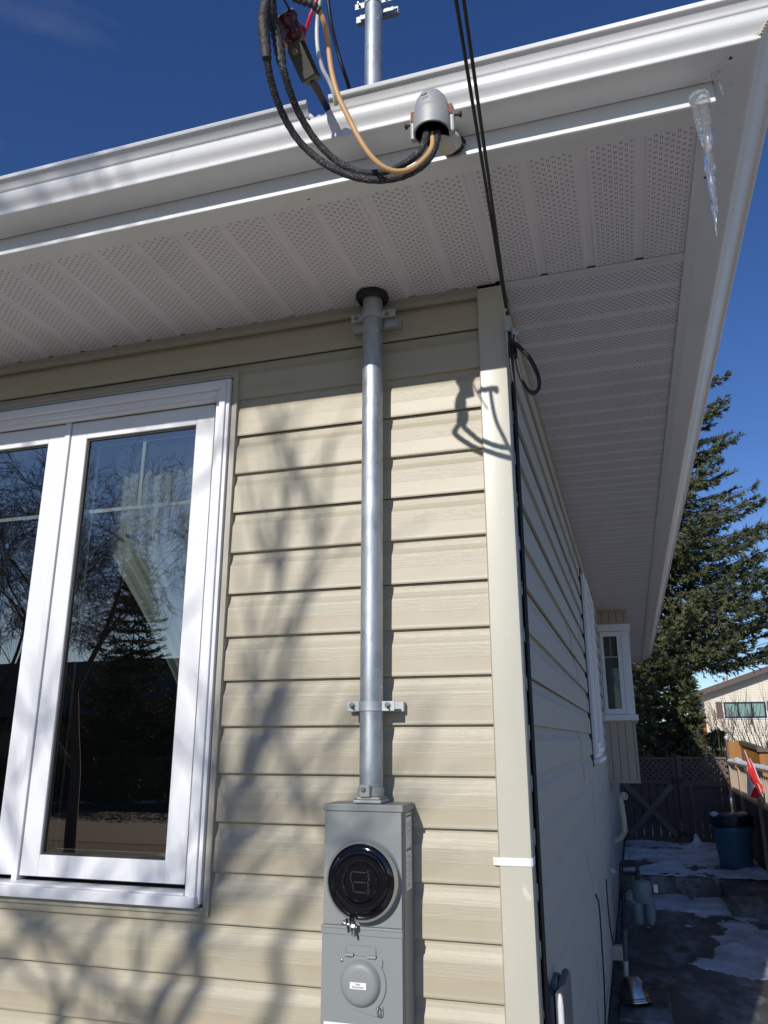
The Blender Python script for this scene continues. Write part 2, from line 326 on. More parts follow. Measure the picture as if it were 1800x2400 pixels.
# ------------------------------------------------------------------ ground
def sheet(name, x0, x1, y0, y1, z, mat, t=.02):
    return MB().box(x0, x1, y0, y1, z-t, z).build(name, mat, kind='structure')
sheet('side_bounce_snow', 3.35, 30, -12, 8.0, .300, M['lawn_snow'])  # unseen snowy ground added to bounce sunlight onto the side wall and soffit
sheet('front_lawn', -14, 3.3, -6.2, -.62, .300, M['lawn_snow'])
g = MB().quad((-900, -900, .27), (900, -900, .27), (900, 900, .27), (-900, 900, .27)).build('ground', M['lawn'], kind='structure')
sheet('road', -60, 60, -15.5, -10.6, .276, M['asphalt'], .005)
yard = MB(); ys = [8.3, 12, 15, 19, 23, 26, 40, 300]; zs = [.44, .46, .66, .95, 1.25, 1.45, 1.5, 2.0]
yard.sweep([[(x, y, z) for x in (-200, 0, 3, 300)] for y, z in zip(ys, zs)]); yard.build('back_yard', M['yard'], kind='structure')
sheet('side_path', -.03, 3.2, -.6, 7.16, .30, M['concrete'])
ld = MB(); ld.box(-.03, 1.06, 8.14, 12.1, .25, .50); ld.box(1.06, 3.2, 7.16, 12.1, .25, .497); ld.box(-.03, 1.06, 7.16, 8.14, .25, .3); ld.build('landing', M['concrete'], kind='structure', bevel=.008)
def snowfield(name, x0, x1, y0, y1, base, thr, amp, seed, res=.035, cov=None):
    m = MB(); nx = int((x1-x0)/res); ny = int((y1-y0)/res); row = []
    for j in range(ny+1):
        for i in range(nx+1):
            x = x0+(x1-x0)*i/nx; y = y0+(y1-y0)*j/ny
            h = noise.fractal(Vector((x*1.5+seed, y*.95, seed)), .75, 2.1, 8)+.40*noise.noise(Vector((x*9, y*7, seed)))+.22*noise.noise(Vector((x*26, y*19, seed)))+(cov(x, y) if cov else 0)-thr
            z = base + (min(amp, h*amp*.9)*(1+.3*noise.noise(Vector((x*6, y*6, 3)))) if h > 0 else max(-.03, h*.25))
            m.v.append((x, y, z))
    W = nx+1
    for j in range(ny):
        for i in range(nx):
            q = (j*W+i, j*W+i+1, (j+1)*W+i+1, (j+1)*W+i)
            if max(m.v[k][2] for k in q) > base-.002: m.f.append(q)
    return m.build(name, M['snow'], smooth=80, kind='structure')
snowfield('snow', .02, 1.62, 2.4, 8.12, .301, .03, .030, 3.3, .024, cov=lambda x, y: (x-.72)*.8+(.45 if y > 7.3 else 0)-.10*(y < 5))
snowfield('snow', .02, 1.62, 8.16, 11.38, .501, -.22, .03, 8.1, cov=lambda x, y: .15*(x-.8)+.25*(y > 9.3))
snowfield('snow', -1.0, 3.2, 11.6, 13.2, .47, -.5, .09, 5.1, .06)

# ------------------------------------------------------------------ the house
house = thing('house', (0, 0, .3), 'beige vinyl sided house corner with white gutters and perforated soffits, filling the photo', 'house')
Z_S = 3.321
prof = [(0, .0145), (.004, .0155), (.080, .0135), (.086, .0125), (.094, .0085), (.104, .0045), (.116, .0025), (.127, .0025)]
WX0, WX1, WZ0, WZ1 = -3.6, -.872, 1.556, 3.142            # window rough opening
def course(mb, k, segs, mapf, zlo=-9, zhi=9, soft=False):
    z0 = ZK-P*k
    for (a, b, off) in segs:
        pr = [(z0+t, o) for t, o in prof if zlo < z0+t < zhi]
        if not pr: continue
        def at_z(z):
            t = z-z0
            for (t0, o0), (t1, o1) in zip(prof, prof[1:]):
                if t0 <= t <= t1: return o0+(o1-o0)*(t-t0)/(t1-t0)
            return .0025
        if zlo > z0: pr.insert(0, (zlo, at_z(zlo)))
        else: pr.insert(0, (z0+(.0015 if soft else 0), .0045 if soft else .001))
        if zhi < z0+P: pr.append((zhi, at_z(zhi)))
        mb.sweep([[mapf(s, o+off, z) for s in (a, b)] for z, o in pr])
front = lambda s, o, z: (s, -o+.006, z)
side = lambda s, o, z: (o-.010, s, z)
fwb = MB(); J = {1: -1.64, 13: -1.39, 15: -1.2, 3: -9, 8: -9}
for k in range(-1, 22):
    z0 = ZK-P*k; hi = 3.292
    soft = (k % 2 == 0)
    if z0+P > WZ1 and z0 < hi+.01:                       # above window
        lo = WZ1 if z0 < WZ1 else -9; j = -1.61
        course(fwb, k, [(-6, j, 0), (j-.004, -.079, .0014)], front, zlo=(-9), zhi=hi, soft=soft) if z0 > WZ1 else (course(fwb, k, [(-6, WX1, 0)], front, zlo=WZ1, soft=soft), course(fwb, k, [(WX1, -.079, 0)], front, soft=soft))
    elif z0 < WZ0 and z0+P > WZ0:
        course(fwb, k, [(-6, -1.395, 0), (-1.4, WX1, .0014)], front, zhi=WZ0, soft=soft); course(fwb, k, [(WX1, -.079, .0014)], front, soft=soft)
    elif z0 >= WZ0: course(fwb, k, [(WX1, -.079, 0)], front, soft=soft); course(fwb, k, [(-6, WX0, 0)], front, soft=soft)
    else:
        j = {15: -1.30, 17: -2.2}.get(k, -3.0-(k*7 % 5)*.3); course(fwb, k, [(-6, j, 0), (j-.004, -.079, .0014)], front, soft=soft)
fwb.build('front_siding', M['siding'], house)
swb = MB(); rnd = random.Random(4)
for k in range(-1, 21):
    z0 = ZK-P*k; js = [.0525, 2.05+rnd.uniform(-.25, .25)+(.9 if k % 4 < 2 else 0), 5.1+rnd.uniform(-.3, .3), 8.4, 12.0]
    for a, b, i in zip(js, js[1:], range(9)):
        if a > 12: continue
        course(swb, k, [(a-(.004 if i else 0), b, .0016*(i % 2))], side, zhi=3.292, zlo=.6, soft=(k % 2 == 0))
swb.build('side_siding', M['siding_side'], house)
# sheathing behind the siding and the foundation below it
c = MB(); c.box(WX1-.004, -.03, .009, .05, .5, 3.45); c.box(-8, WX0, .009, .05, .5, 3.45); c.box(WX0, WX1-.004, .009, .05, WZ1+.004, 3.45); c.box(WX0, WX1-.004, .009, .05, .5, WZ0-.004)
c.box(-.06, -.012, .05, 12.0, .5, 3.45); c.box(-8, -.06, 11.9, 12.0, .5, 3.45); c.box(-8.05, -8, .009, 12, .5, 3.45); c.build('wall_sheathing', M['gasket'], house)
MB().box(-8, -.035, .03, 12, .2, .62).build('foundation', M['concrete_wall'], house)
# J-trim under the soffit, starter strip
jt = MB(); jt.sweep([[(-6, y, z), (-.079, y, z)] for y, z in ((-.004, 3.284), (-.016, 3.284), (-.017, 3.300), (-.013, 3.302), (-.013, 3.3205))]); jt.sweep([[(x, .05, z), (x, 12, z)] for x, z in ((-.006, 3.284), (.005, 3.284), (.006, 3.300), (.002, 3.302), (.002, 3.3205))])
jt.sweep([[(x, .05, z), (x, 12, z)] for x, z in ((.002, .612), (.008, .59), (-.03, .588))]); jt.build('soffit_edge_trim', M['trim'], house)
# corner post: two face boards with a round nosed edge and inner returns
cp = MB(); pl = [(-.100, .004), (-.100, -.012), (-.0955, -.0195), (-.004, -.0205), (-.0005, -.0195), (.0005, -.016), (.0008, .046), (-.003, .052), (-.014, .052)]
pl = [(x+.0185 if i < 3 else x, y) for i, (x, y) in enumerate(pl)]
cp.sweep([[(x, y, .585), (x, y, 3.306)] for x, y in pl]); cp.build('corner_post', M['post'], house, smooth=35)
# soffits
sf = MB(); zr = Z_S
def strip_profile(c0, lo, hi, dep, hw, sl):
    out = []; n0 = math.floor((lo-c0[0])/c0[1])-1
    n = n0
    pts = []
    while c0[0]+n*c0[1]-hw-sl < hi:
        cc = c0[0]+n*c0[1]; pts += [(cc-hw-sl, 0), (cc-hw, dep), (cc+hw, dep), (cc+hw+sl, 0)]; n += 1
    out = [(a, d) for a, d in pts if lo < a < hi]
    return [(lo, 0)]+out+[(hi, 0)]
pr = strip_profile((RX, RP), -6, .517, .0045, .0085, .005)
sf.sweep([[(a, -.548, zr+d), (a, -.011, zr+d)] for a, d in pr]); sf.build('front_soffit', M['soffit_front'], house)
ss = MB(); pr = strip_profile((RY, RQ), .035, 12.6, .0015, .010, .006)
ss.sweep([[(-.01, a, zr+d), (.517, a, zr+d)] for a, d in pr]); ss.build('side_soffit', M['soffit_side'], house)
st = MB(); st.box(-.01, .5165, -.012, .034, 3.3165, 3.3195); st.box(-.01, .5165, .004, .010, 3.312, 3.3165); st.build('soffit_divider', M['plain_soffit'], house)
# fascia + lip, mitred round the corner.  o = distance out from the walls
def eave(prof, X0=-6, Y1=12.6): return [[(X0, -o, z), (o, -o, z), (o, Y1, z)] for o, z in prof]
SF = .542                                                 # the side fascia stands closer to the wall than the front one
fa = MB(); lipf = [(.512, 3.3195), (.512, 3.3145), (.546, 3.3135), (.546, 3.3085), (.578, 3.3065), (.5815, 3.3085), (.5815, 3.3175), (.5765, 3.3205), (.575, 3.330), (.575, 3.3656)]
fa.sweep([[(-6, -o, z), (min(SF, .512), -o, z), (SF-.001, -o, z)] for o, z in lipf[2:]]); fa.f.append(tuple(i*3+2 for i in range(len(lipf)-2)))
fa.sweep([[(-6, -o, z), (.512, -o, z), (.512, 12.6, z)] for o, z in lipf[:2]]); fa.sweep([[(-6, -.512, 3.3145), (.512, -.512, 3.3145)], [(-6, -.546, 3.3135), (.512, -.546, 3.3135)]])
fa.sweep([[(.512, -.5465, 3.3143), (.512, 12.6, 3.3143)], [(SF, -.5465, 3.3125), (SF, 12.6, 3.3125)], [(SF, -.5465, 3.3656), (SF, 12.6, 3.3656)]])
fa.sweep([[(-6, -.576, 3.3656), (SF, -.576, 3.3656), (SF, 12.6, 3.3656)], [(-6, -.576, 3.46), (SF, -.576, 3.46), (SF, 12.6, 3.46)]])
fa.quad((.512, 12.6, 3.3145), (SF, 12.6, 3.3125), (SF, 12.6, 3.46), (.3, 12.6, 3.53), (0, 12.6, 3.6), (0, 12.6, 3.3195))
fa.build('fascia', M['fascia'], house)
NX0, NX1 = -.3555, -.300
low = [(.577, 3.45), (.577, 3.366), (.580, 3.3655), (.655, 3.3655), (.6610, 3.3660), (.6625, 3.3675), (.6625, 3.3755), (.6600, 3.3775), (.6605, 3.381), (.6640, 3.387), (.6705, 3.3935), (.6760, 3.399), (.6790, 3.405), (.6800, 3.413), (.6805, 3.421)]
topp = [(.6815, 3.4290), (.6850, 3.4360), (.6910, 3.4425), (.6945, 3.4450), (.6990, 3.4455), (.7000, 3.4468), (.7000, 3.4562), (.6980, 3.4580), (.6900, 3.4580), (.6890, 3.4450)]
so_ = lambda o: SF+.002 if o < .5785 else SF+.004 if o < .6 else .613 if o < .6605 else .62+(o-.66)*2
gu = MB(); gu.sweep([[(-6, -o, z), (so_(o), -o, z), (so_(o), 12.6, z)] for o, z in low])
gu.sweep([[(NX1, -o, z), (so_(o), -o, z), (so_(o), 12.6, z)] for o, z in [low[-1]]+topp])
gu.sweep([[(-1.9, -o-.0009, z-.0003), (-1.62, -o-.0009, z-.0003)] for o, z in low[2:]])
gu.sweep([[(-6, -o-.0006, z+.0004), (NX0, -o-.0006, z+.0004)] for o, z in [low[-1]]+topp])
n = 10
for i in range(n):
    a = NX0+(NX1-NX0)*i/n; b = NX0+(NX1-NX0)*(i+1)/n
    h = lambda x: 3.421+.014*(abs((x-(NX0+NX1)/2)/((NX1-NX0)/2))**2.5)+.003*math.sin(x*300)
    gu.quad((a, -.6805, 3.421), (b, -.6805, 3.421), (b, -.6812, h(b)), (a, -.6812, h(a)))
gp = gu.build('gutter', M['gutter'], house, smooth=32)
m = gp.modifiers.new('thickness', 'SOLIDIFY'); m.thickness = .0012; m.offset = 0
se = MB()                                                 # crimped sealant at the mitre + seam of the overlapping gutter length
for i in range(16):
    z = 3.375+.005*i; o = .6625+.0016*i if z < 3.41 else .682+max(0, z-3.43)*.6
    se.obox((so_(o), -o-.001, z), Vector((1, -1, 0)).normalized(), Vector((1, 1, 0)).normalized(), Vector((0, 0, 1)), .005, .003, .0016)
se.build('sealant', M['pipe_paint'], gp, smooth=60)
for (u, v, y) in ((657, 250, -.7), (725, 280, -.680)):
    rv = MB(); q = at(u, v, 'y', y); rv.rev([(.0045, 0), (.004, .004), (.002, .006), (0, .006)], q+Vector((0, .004, 0)), (0, -1, 0), 10); rv.build('rivet', M['rustbolt'], gp, smooth=40)
for (u, v, z) in ((1359, 317, 3.3135), (712, 457, 3.3135), (723, 465, 3.3135), (305, 541, 3.3135), (1652, 415, 3.3135), (1712, 135, 3.3655)):
    nl = MB(); q = at(u, v, 'z', z); nl.rev([(.0035, 0), (.003, .003), (0, .0035)], q, (0, 0, -1), 8); nl.build('soffit_screw', M['rustbolt'], house)
# roof
rf = MB(); e = .64; H = 4.6; zz = 3.44
rf.quad((-12, -e, zz), (e, -e, zz), (e-H-e, -e+H+e, zz+.27*(H+e)), (-12, -e+H+e, zz+.27*(H+e)))
rf.quad((e, -e, zz), (e, 12.6, zz), (e-H-e, 12.6, zz+.27*(H+e)), (e-H-e, -e+H+e, zz+.27*(H+e)))
rf.quad((-12, 12.6, zz), (-12, -e+H+e, zz+.27*(H+e)), (e-H-e, -e+H+e, zz+.27*(H+e)), (e-H-e, 12.6, zz+.27*(H+e)))
ro = rf.build('roof', M['shingle'], house)
# ---- front window (three white frames, panes, grilles)
def ring(mb, x0, x1, z0, z1, w, y0, y1):
    if not isinstance(w, tuple): w = (w,)*4           # left right bottom top
    mb.box(x0, x0+w[0], y0, y1, z0, z1); mb.box(x1-w[1], x1, y0, y1, z0, z1); mb.box(x0+w[0], x1-w[1], y0, y1, z0, z0+w[2]); mb.box(x0+w[0], x1-w[1], y0, y1, z1-w[3], z1)
jc = MB(); ring(jc, WX0-.01, WX1+.006, WZ0-.006, WZ1+.008, (.018, .018, .018, .018), -.018, .02)
jc.box(WX0, WX1+.002, -.0215, -.018, WZ1+.0005, WZ1+.0085); jc.box(WX1-.001, WX1+.007, -.0215, -.018, WZ0-.006, WZ1+.0085); jc.build('window_channel', M['trim'], house, bevel=.001)
fr_ = MB(); X1 = -.888
for (d, w_, ya) in ((0, .012, -.028), (.012, .020, -.036), (.032, .018, -.022)):
    fr_.box(X1-d-w_, X1-d, ya, .03, 1.578, 3.124-d)
    fr_.box(WX0+.01, X1-d-(w_ if d else .012), ya, .03, 3.124-d-w_, 3.124-d)
fr_.box(WX0+.01, X1-.0505, -.012, .012, 3.064, 3.076)
fr_.box(WX0+.01, -.8965, -.044, .03, 1.570, 1.5975); fr_.box(WX0+.01, -.9385, -.030, .03, 1.5975, 1.6035)
SY = .036; KX = (2.0786+SY)/2.0786; rx = lambda x: CAM.x+(x-CAM.x)*KX; rz = lambda z: 2+(z-2)*KX
fr_.box(WX0+.01, -.9385, -.0115, SY-.004, 1.592, 1.6015)
for mxx in (-1.503, -2.13, -2.76): fr_.box(rx(mxx)-.010, rx(mxx)+.010, SY-.024, SY+.02, 1.602, 3.075)
fr_.box(-.9385, -.93, .030, .09, 1.59, 3.09); fr_.box(WX0, -.9385, SY+.012, .09, 3.0645, 3.10)
wf = fr_.build('window_frame', M['white'], house, bevel=.0015)
for (x0, x1) in ((-1.489, -.9425), (-2.118, -1.5165), (-2.748, -2.144), (-3.42, -2.776)):
    x0, x1, z0, z1 = rx(x0), rx(x1), rz(1.6225), rz(3.046)
    s_ = MB(); ring(s_, x0, x1, z0, z1, (.064, .067, .059, .065), SY-.019, SY+.012); s_.build('sash', M['white'], wf, bevel=.002)
    gx0, gx1, gz0, gz1 = x0+.064, x1-.067, z0+.059, z1-.065
    b_ = MB(); ring(b_, gx0, gx1, gz0, gz1, .006, SY-.010, SY+.001); b_.build('gasket', M['gasket'], wf)
    b_ = MB(); ring(b_, x0-.004, x1+.004, z0-.0045, z1+.0075, .0038, SY-.004, SY+.012); b_.build('gasket', M['gasket'], wf)
    for j in range(3):
        q_ = MB(); ring(q_, gx0+.0065, gx1-.0065, gz0+.0065, gz1-.0065, .005, SY+.012+.011*j, SY+.018+.011*j); q_.build('spacer', M['spacer'] if j != 2 else M['grille'], wf)
    MB().quad((gx0, SY-.004, gz0), (gx1, SY-.004, gz0), (gx1, SY-.004, gz1), (gx0, SY-.004, gz1)).build('pane', M['glass'], wf)
    zg = rz(2.733); c_ = MB(); c_.box(gx0+.012, gx1-.012, SY+.020, SY+.024, zg-.006, zg+.006); xm = (gx0+gx1)/2-.006; c_.box(xm-.006, xm+.006, SY+.020, SY+.024, zg+.006, gz1-.012); c_.build('grille', M['grille'], wf)
for (u, v, h) in ((489, 1275, .018), (467, 1668, .020)):
    q = at(u, v, 'y', SY-.021); MB().box(q.x-.0035, q.x+.004, SY-.0235, SY-.0195, q.z-h, q.z+h).build('sash_clip', M['pipe_paint'], wf, bevel=.002)
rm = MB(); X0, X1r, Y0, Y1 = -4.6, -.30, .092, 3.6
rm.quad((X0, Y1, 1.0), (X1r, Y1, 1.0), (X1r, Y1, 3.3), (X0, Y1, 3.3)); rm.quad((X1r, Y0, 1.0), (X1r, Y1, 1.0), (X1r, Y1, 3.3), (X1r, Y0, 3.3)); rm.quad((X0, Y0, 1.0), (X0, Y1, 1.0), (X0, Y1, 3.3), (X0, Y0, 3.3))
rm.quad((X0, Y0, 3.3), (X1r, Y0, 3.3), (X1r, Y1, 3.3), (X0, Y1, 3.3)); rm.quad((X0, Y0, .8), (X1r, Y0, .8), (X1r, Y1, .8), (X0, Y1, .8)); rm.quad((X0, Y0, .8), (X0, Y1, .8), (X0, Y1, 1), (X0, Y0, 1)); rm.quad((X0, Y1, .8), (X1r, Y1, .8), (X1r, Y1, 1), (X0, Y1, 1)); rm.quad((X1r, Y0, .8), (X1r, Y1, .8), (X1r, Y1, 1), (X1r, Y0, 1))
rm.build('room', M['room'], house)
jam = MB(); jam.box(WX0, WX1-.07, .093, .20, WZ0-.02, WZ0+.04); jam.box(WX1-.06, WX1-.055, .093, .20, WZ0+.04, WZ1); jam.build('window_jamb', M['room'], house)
# curtain tied back, hanging inside the right hand window
cu = MB(); NS, NTT = 90, 60
for j in range(NTT+1):
    tt = j/NTT; z = 3.02-tt*(3.02-1.86)
    if z > 2.62: lx = -1.46
    else:
        q = (2.62-z)/(2.62-1.86); lx = -1.46+.50*(q**.85)
    rxx = -.935
    for i in range(NS+1):
        a = i/NS; x = lx+(rxx-lx)*a
        ph = a*58+.9*math.sin(tt*3+a*4)
        amp = .012+.012*tt
        cu.v.append((x, .19+amp*math.sin(ph)+.006*math.sin(ph*2.3+1)+.05*(1-a)*0, z-.012*math.sin(ph)*tt-.10*(1-a)*tt*0))
for j in range(NTT):
    for i in range(NS): cu.f.append((j*(NS+1)+i, j*(NS+1)+i+1, (j+1)*(NS+1)+i+1, (j+1)*(NS+1)+i))
tag(cu.build('curtain', M['curtain'], loc=(-1.2, .15, 1.86), smooth=180), 'pale sheer curtain pulled to the right behind the front window glass', 'curtain')
# ---- side window: seen edge on
sw = MB(); y0, y1, z0, z1 = 3.28, 4.36, 1.885, 3.085
for (d, w_, xa) in ((0, .030, .030), (.030, .035, .044), (.065, .03, .026)):
    for a, b in ((y0+d, y0+d+w_), (y1-d-w_, y1-d)): sw.box(-.03, xa, a, b, z0+d, z1-d)
    sw.box(-.03, xa, y0+d+w_, y1-d-w_, z1-d-w_, z1-d); sw.box(-.03, xa, y0+d+w_, y1-d-w_, z0+d, z0+d+w_)
sw.box(-.03, .052, y0-.02, y1+.02, z0-.028, z0-.002)
swf = sw.build('side_window_frame', M['white'], house, bevel=.002)
MB().box(-.02, .008, y0+.09, y1-.09, z0+.09, z1-.09).build('pane', M['glass'], swf)
MB().box(-.02, .012, y0-.035, y0-.001, z0-.05, z1+.03).box(-.02, .012, y0-.035, y1+.03, z1+.001, z1+.03).build('side_window_channel', M['gasket'], house)
# ---- box window bay on the side wall
BY = 6.5; ay = lambda u, v: at(u, v, 'y', BY)
bx1 = .312; bzb = ay(1497, 1833).z; zh0 = ay(1430, 1480).z; zh1 = ay(1430, 1464).z; zs0 = ay(1450, 1689).z; zs1 = ay(1450, 1675).z
bw = MB(); grv = []; BL = 1.9
bw.box(-.01, bx1-.02, BY, BY+BL, bzb, zs0+.002); bw2 = MB(); bw2.box(-.01, bx1-.02, BY, BY+BL, zh1-.002, 3.319)
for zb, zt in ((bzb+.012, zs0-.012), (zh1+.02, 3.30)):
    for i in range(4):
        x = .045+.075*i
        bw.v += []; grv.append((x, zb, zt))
    for i in range(22):
        y = BY+.05+.085*i; (bw if zb < 2 else bw2).box(bx1-.02, bx1-.014, y-.004, y+.004, zb, zt)
bw.box(-.008, bx1-.012, BY-.008, BY+BL+.01, bzb-.012, bzb+.012); bw2.box(-.008, bx1-.012, BY-.008, BY+BL, zh1-.002, zh1+.02)
bw2.box(-.008, bx1-.012, BY-.009, BY+BL, 3.30, 3.3195); bw.box(-.008, bx1-.012, BY-.009, BY+BL, zs0-.014, zs0)
bay = bw.build('box_bay', M['bump_siding'], house); bw2.build('bay_head', M['bump_siding'], bay)
for x, zb, zt in grv: gv = MB(); gv.box(x-.0022, x+.0022, BY-.0015, BY+.001, zb, zt); gv.build('groove_shade_strip', M['rust'], bay)  # dark strips on the flat face stand for the shade in the grooves
bw = MB(); bw.box(0, bx1-.022, BY+BL-.02, BY+BL-.001, zs0, zh1); bw.build('bay_end', M['bump_siding'], bay)
bf = MB(); bf.box(-.006, bx1+.012, BY-.030, BY+BL+.02, zh0, zh1); bf.box(-.006, bx1+.020, BY-.035, BY+BL+.02, zs0, zs1)
bf.box(-.004, .012, BY-.004, BY+.05, zs1, zh0); bf.box(.225, bx1-.004, BY-.004, BY+.06, zs1, zh0)
bf.build('bay_trim', M['white'], bay, bevel=.003)
bs = MB(); gl0 = ay(1406.5, 1494); gl1 = ay(1458, 1659); ring(bs, .014, .222, zs1+.003, zh0-.003, (.032, .04, .055, .05), BY-.012, BY+.03); bs.build('sash', M['white'], bay, bevel=.002)
MB().quad((.046, BY+.003, zs1+.058), (.182, BY+.003, zs1+.058), (.182, BY+.003, zh0-.053), (.046, BY+.003, zh0-.053)).build('pane', M['glass_plain'], bay)
zm = ay(1430, 1540).z; gr = MB(); gr.box(.046, .182, BY+.005, BY+.009, zm-.006, zm+.006); gr.box(.111, .117, BY+.005, BY+.009, zm+.006, zh0-.053); gr.build('grille', M['grille'], bay)
bl = MB()
for i in range(4):
    z = zm-.10-.21*i
    bl.box(.03, .2, BY+.06, BY+.07, z-.15, z+.03)
bl.box(.0, .29, BY+.078, BY+.08, zs1, zh0); bl.build('blind', simple('grey blind', (.22, .21, .20), .8), bay)
MB().quad((bx1-.03, BY+.1, zs1+.03), (bx1-.03, BY+BL-.1, zs1+.03), (bx1-.03, BY+BL-.1, zh0-.03), (bx1-.03, BY+.1, zh0-.03)).build('pane', M['glass'], bay)

# ------------------------------------------------------------------ service mast
CX, CY, CR = -.3955, -.060, .0305
mast = thing('service_mast', (CX, CY, 1.87), 'shiny galvanised steel mast running up the wall from the meter box through the soffit', 'conduit')
pp = MB(); pp.tube([(CX, CY, 1.875), (CX, CY, 5.6)], CR, 40); pp.build('pipe', M['galv'], mast, smooth=40)
pp = MB(); pp.tube([(CX, CY, 1.8745), (CX, CY, 2.90), ], CR+.0006, 40, caps=False)
bt = MB(); rnd = random.Random(2)
bt.rev([(.034, 3.300), (.040, 3.297), (.047, 3.303), (.052, 3.312), (.050, 3.3225)], (CX-.003, CY+.004, 0), (0, 0, 1), 26, ref=(1, 0, 0))
bt.v = [(x+.004*noise.noise(Vector((x*50, y*50, z*60))), y+.004*noise.noise(Vector((x*50, y*50, z*60+9))), z+.003*noise.noise(Vector((x*60, y*60, 4)))) for x, y, z in bt.v]
bt.build('duct_seal', M['putty'], mast, smooth=60)
for (z, w1, w2, nm) in ((3.243, .066, .075, 1), (2.086, .066, .066, 2), (4.475, .066, .070, 3)):
    cl = MB()
    # strut piece fixed to the wall, then the two strap halves round the pipe, ears each side, bolts
    cl.box(CX-.075, CX+.080, -.030, -.012, z-.013 if nm == 2 else z-.026, z+.012 if nm == 2 else z+.002)
    hh = .0125
    cl.rev([(CR+.0008, -hh), (CR+.003, -hh), (CR+.003, hh), (CR+.0008, hh)], (CX, CY, z), (0, 0, 1), 30, ref=(1, 0, 0), a0=math.pi+.22, a1=2*math.pi-.22)
    cl.box(CX-w1, CX-CR+.0018, CY-.010, CY-.0075, z-hh, z+hh); cl.box(CX+CR-.0018, CX+w2, CY-.010, CY-.0075, z-hh, z+hh)
    if nm != 2: cl.box(CX-w1+.012, CX-w1+.040, CY+.008, CY+.011, z-.040, z-.012); cl.box(CX+w2-.040, CX+w2, CY+.008, CY+.011, z-.036, z-.008)
    co = cl.build('strut_clamp', M['galv_dull'], mast, bevel=.0008)
    for sx in (-.050, .048):
        bo = MB(); bo.rev([(.0085, 0), (.0085, .002), (.006, .002), (.006, .007), (.0032, .007), (.0032, .018), (0, .018)], (CX+sx, CY-.010, z+(0.002 if nm == 2 else -.001)), (.05, -1, -.12), 10)
        bo.build('bolt', M['bolt'], co, smooth=30)
hb = MB(); hb.box(CX-.034, CX+.040, -.103, -.026, 1.8475, 1.8555); hb.box(CX-.028, CX+.034, -.098, -.030, 1.8555, 1.862)
hb.tube([(CX, CY, 1.862), (CX, CY, 1.884)], CR+.0035, 32); hb.box(CX-.017, CX+.010, CY-CR-.014, CY-CR-.003, 1.862, 1.892)
hbo = hb.build('hub', M['cast'], mast, bevel=.0025)
hs = MB(); hs.rev([(.0055, 0), (.0055, .003), (.003, .005), (0, .005)], (CX-.006, CY-CR-.0145, 1.880), (0, -1, 0), 12); hs.build('screw', M['bolt'], hbo, smooth=30)
for sx, sy in ((-.029, -.098), (.034, -.098), (.034, -.032)): hs = MB(); hs.rev([(.004, 0), (.004, .003), (0, .004)], (CX+sx, sy, 1.8555), (0, 0, 1), 10); hs.build('screw', M['bolt'], hbo, smooth=30)

# ------------------------------------------------------------------ meter box
mbx = thing('meter_box', (-.399, -.06, 1.10), 'grey enamelled meter and disconnect box below the mast', 'meter box')
BX0, BX1, BF, BT = -.5005, -.2985, -.115, 1.8455
b = MB(); b.box(BX0, BX1, BF+.004, -.014, 1.06, BT-.004); b.build('cabinet', M['box_grey'], mbx, bevel=.0035)
b = MB(); b.box(BX0-.0035, BX1+.0035, BF-.0045, -.012, BT-.0155, BT+.0008); b.build('cap', M['box_grey'], mbx, bevel=.002)
b = MB(); b.box(BX0+.001, BX1-.001, BF-.0015, BF+.0038, 1.572, BT-.0165); b.build('upper_cover', M['box_grey'], mbx, bevel=.0015)
b = MB(); b.box(BX0-.002, BX1+.001, BF-.0055, BF+.0038, 1.5525, 1.5715); b.box(BX0-.002, BX1+.001, BF-.0075, BF-.0055, 1.566, 1.5715); b.box(BX0-.0005, BX1-.0005, BF-.0025, BF+.0038, 1.08, 1.552); b.build('lower_cover', M['box_grey'], mbx, bevel=.0012)
MC = Vector((-.394, 0, 1.6745))
b = MB(); b.rev([(.0935, 0), (.0915, .004), (.0865, .008), (.0845, .014)], (MC.x, BF-.0015, MC.z), (0, -1, 0), 64, ref=(1, 0, 0)); b.build('socket_rim', M['box_grey'], mbx, smooth=50)
b = MB(); A0 = R(-104)+.075-2*math.pi; A1 = R(-104)-.06   # sealing ring, open at lower left
ref = (1, 0, 0)
pts = []; N = 90
for i in range(N+1):
    an = R(-100)+(2*math.pi-R(9))*i/N; pts.append((MC.x+.0872*math.cos(an)*1, 0, MC.z+.0872*math.sin(an)))
b.sweep([[(MC.x+(x-MC.x)*k, y, MC.z+(z-MC.z)*k) for x, _, z in pts] for k, y in ((1.00, BF-.006), (1.035, BF-.010), (1.035, BF-.024), (1.01, BF-.0285), (.965, BF-.0285), (.950, BF-.025), (.945, BF-.020))])
rg = b.build('sealing_ring', M['bezel'], mbx, smooth=40); rg.modifiers.new('thickness', 'SOLIDIFY').thickness = .0012
dc = MB(); dc.rev([(.083, .010), (.0825, .022), (.079, .0245), (.070, .0265), (.069, .031), (.0665, .0335), (.062, .0345), (.0455, .0330), (.0445, .036), (.0425, .0375), (.040, .0365), (.0395, .0335), (0, .0335)], (MC.x, BF, MC.z), (0, -1, 0), 72)
dco = dc.build('meter_blank', M['black_gloss'], mbx, smooth=28)
em = MB()
for k, z in enumerate((.022, .000, -.022)): em.bar((MC.x-.018+.003*k, BF-.0342, MC.z+z), (MC.x+.014, BF-.0342, MC.z+z-.001), .0022, .0022)
em.build('embossed_bars', simple('paler black edge', (.035, .035, .04), .25), dco, smooth=40); em = MB()  # embossing coloured paler than the blank so that it stands out
em.tube([(MC.x-.020-.004*math.sin(t_*.5), BF-.0342, MC.z+.022-.004*t_) for t_ in range(12)], .0012, 6)
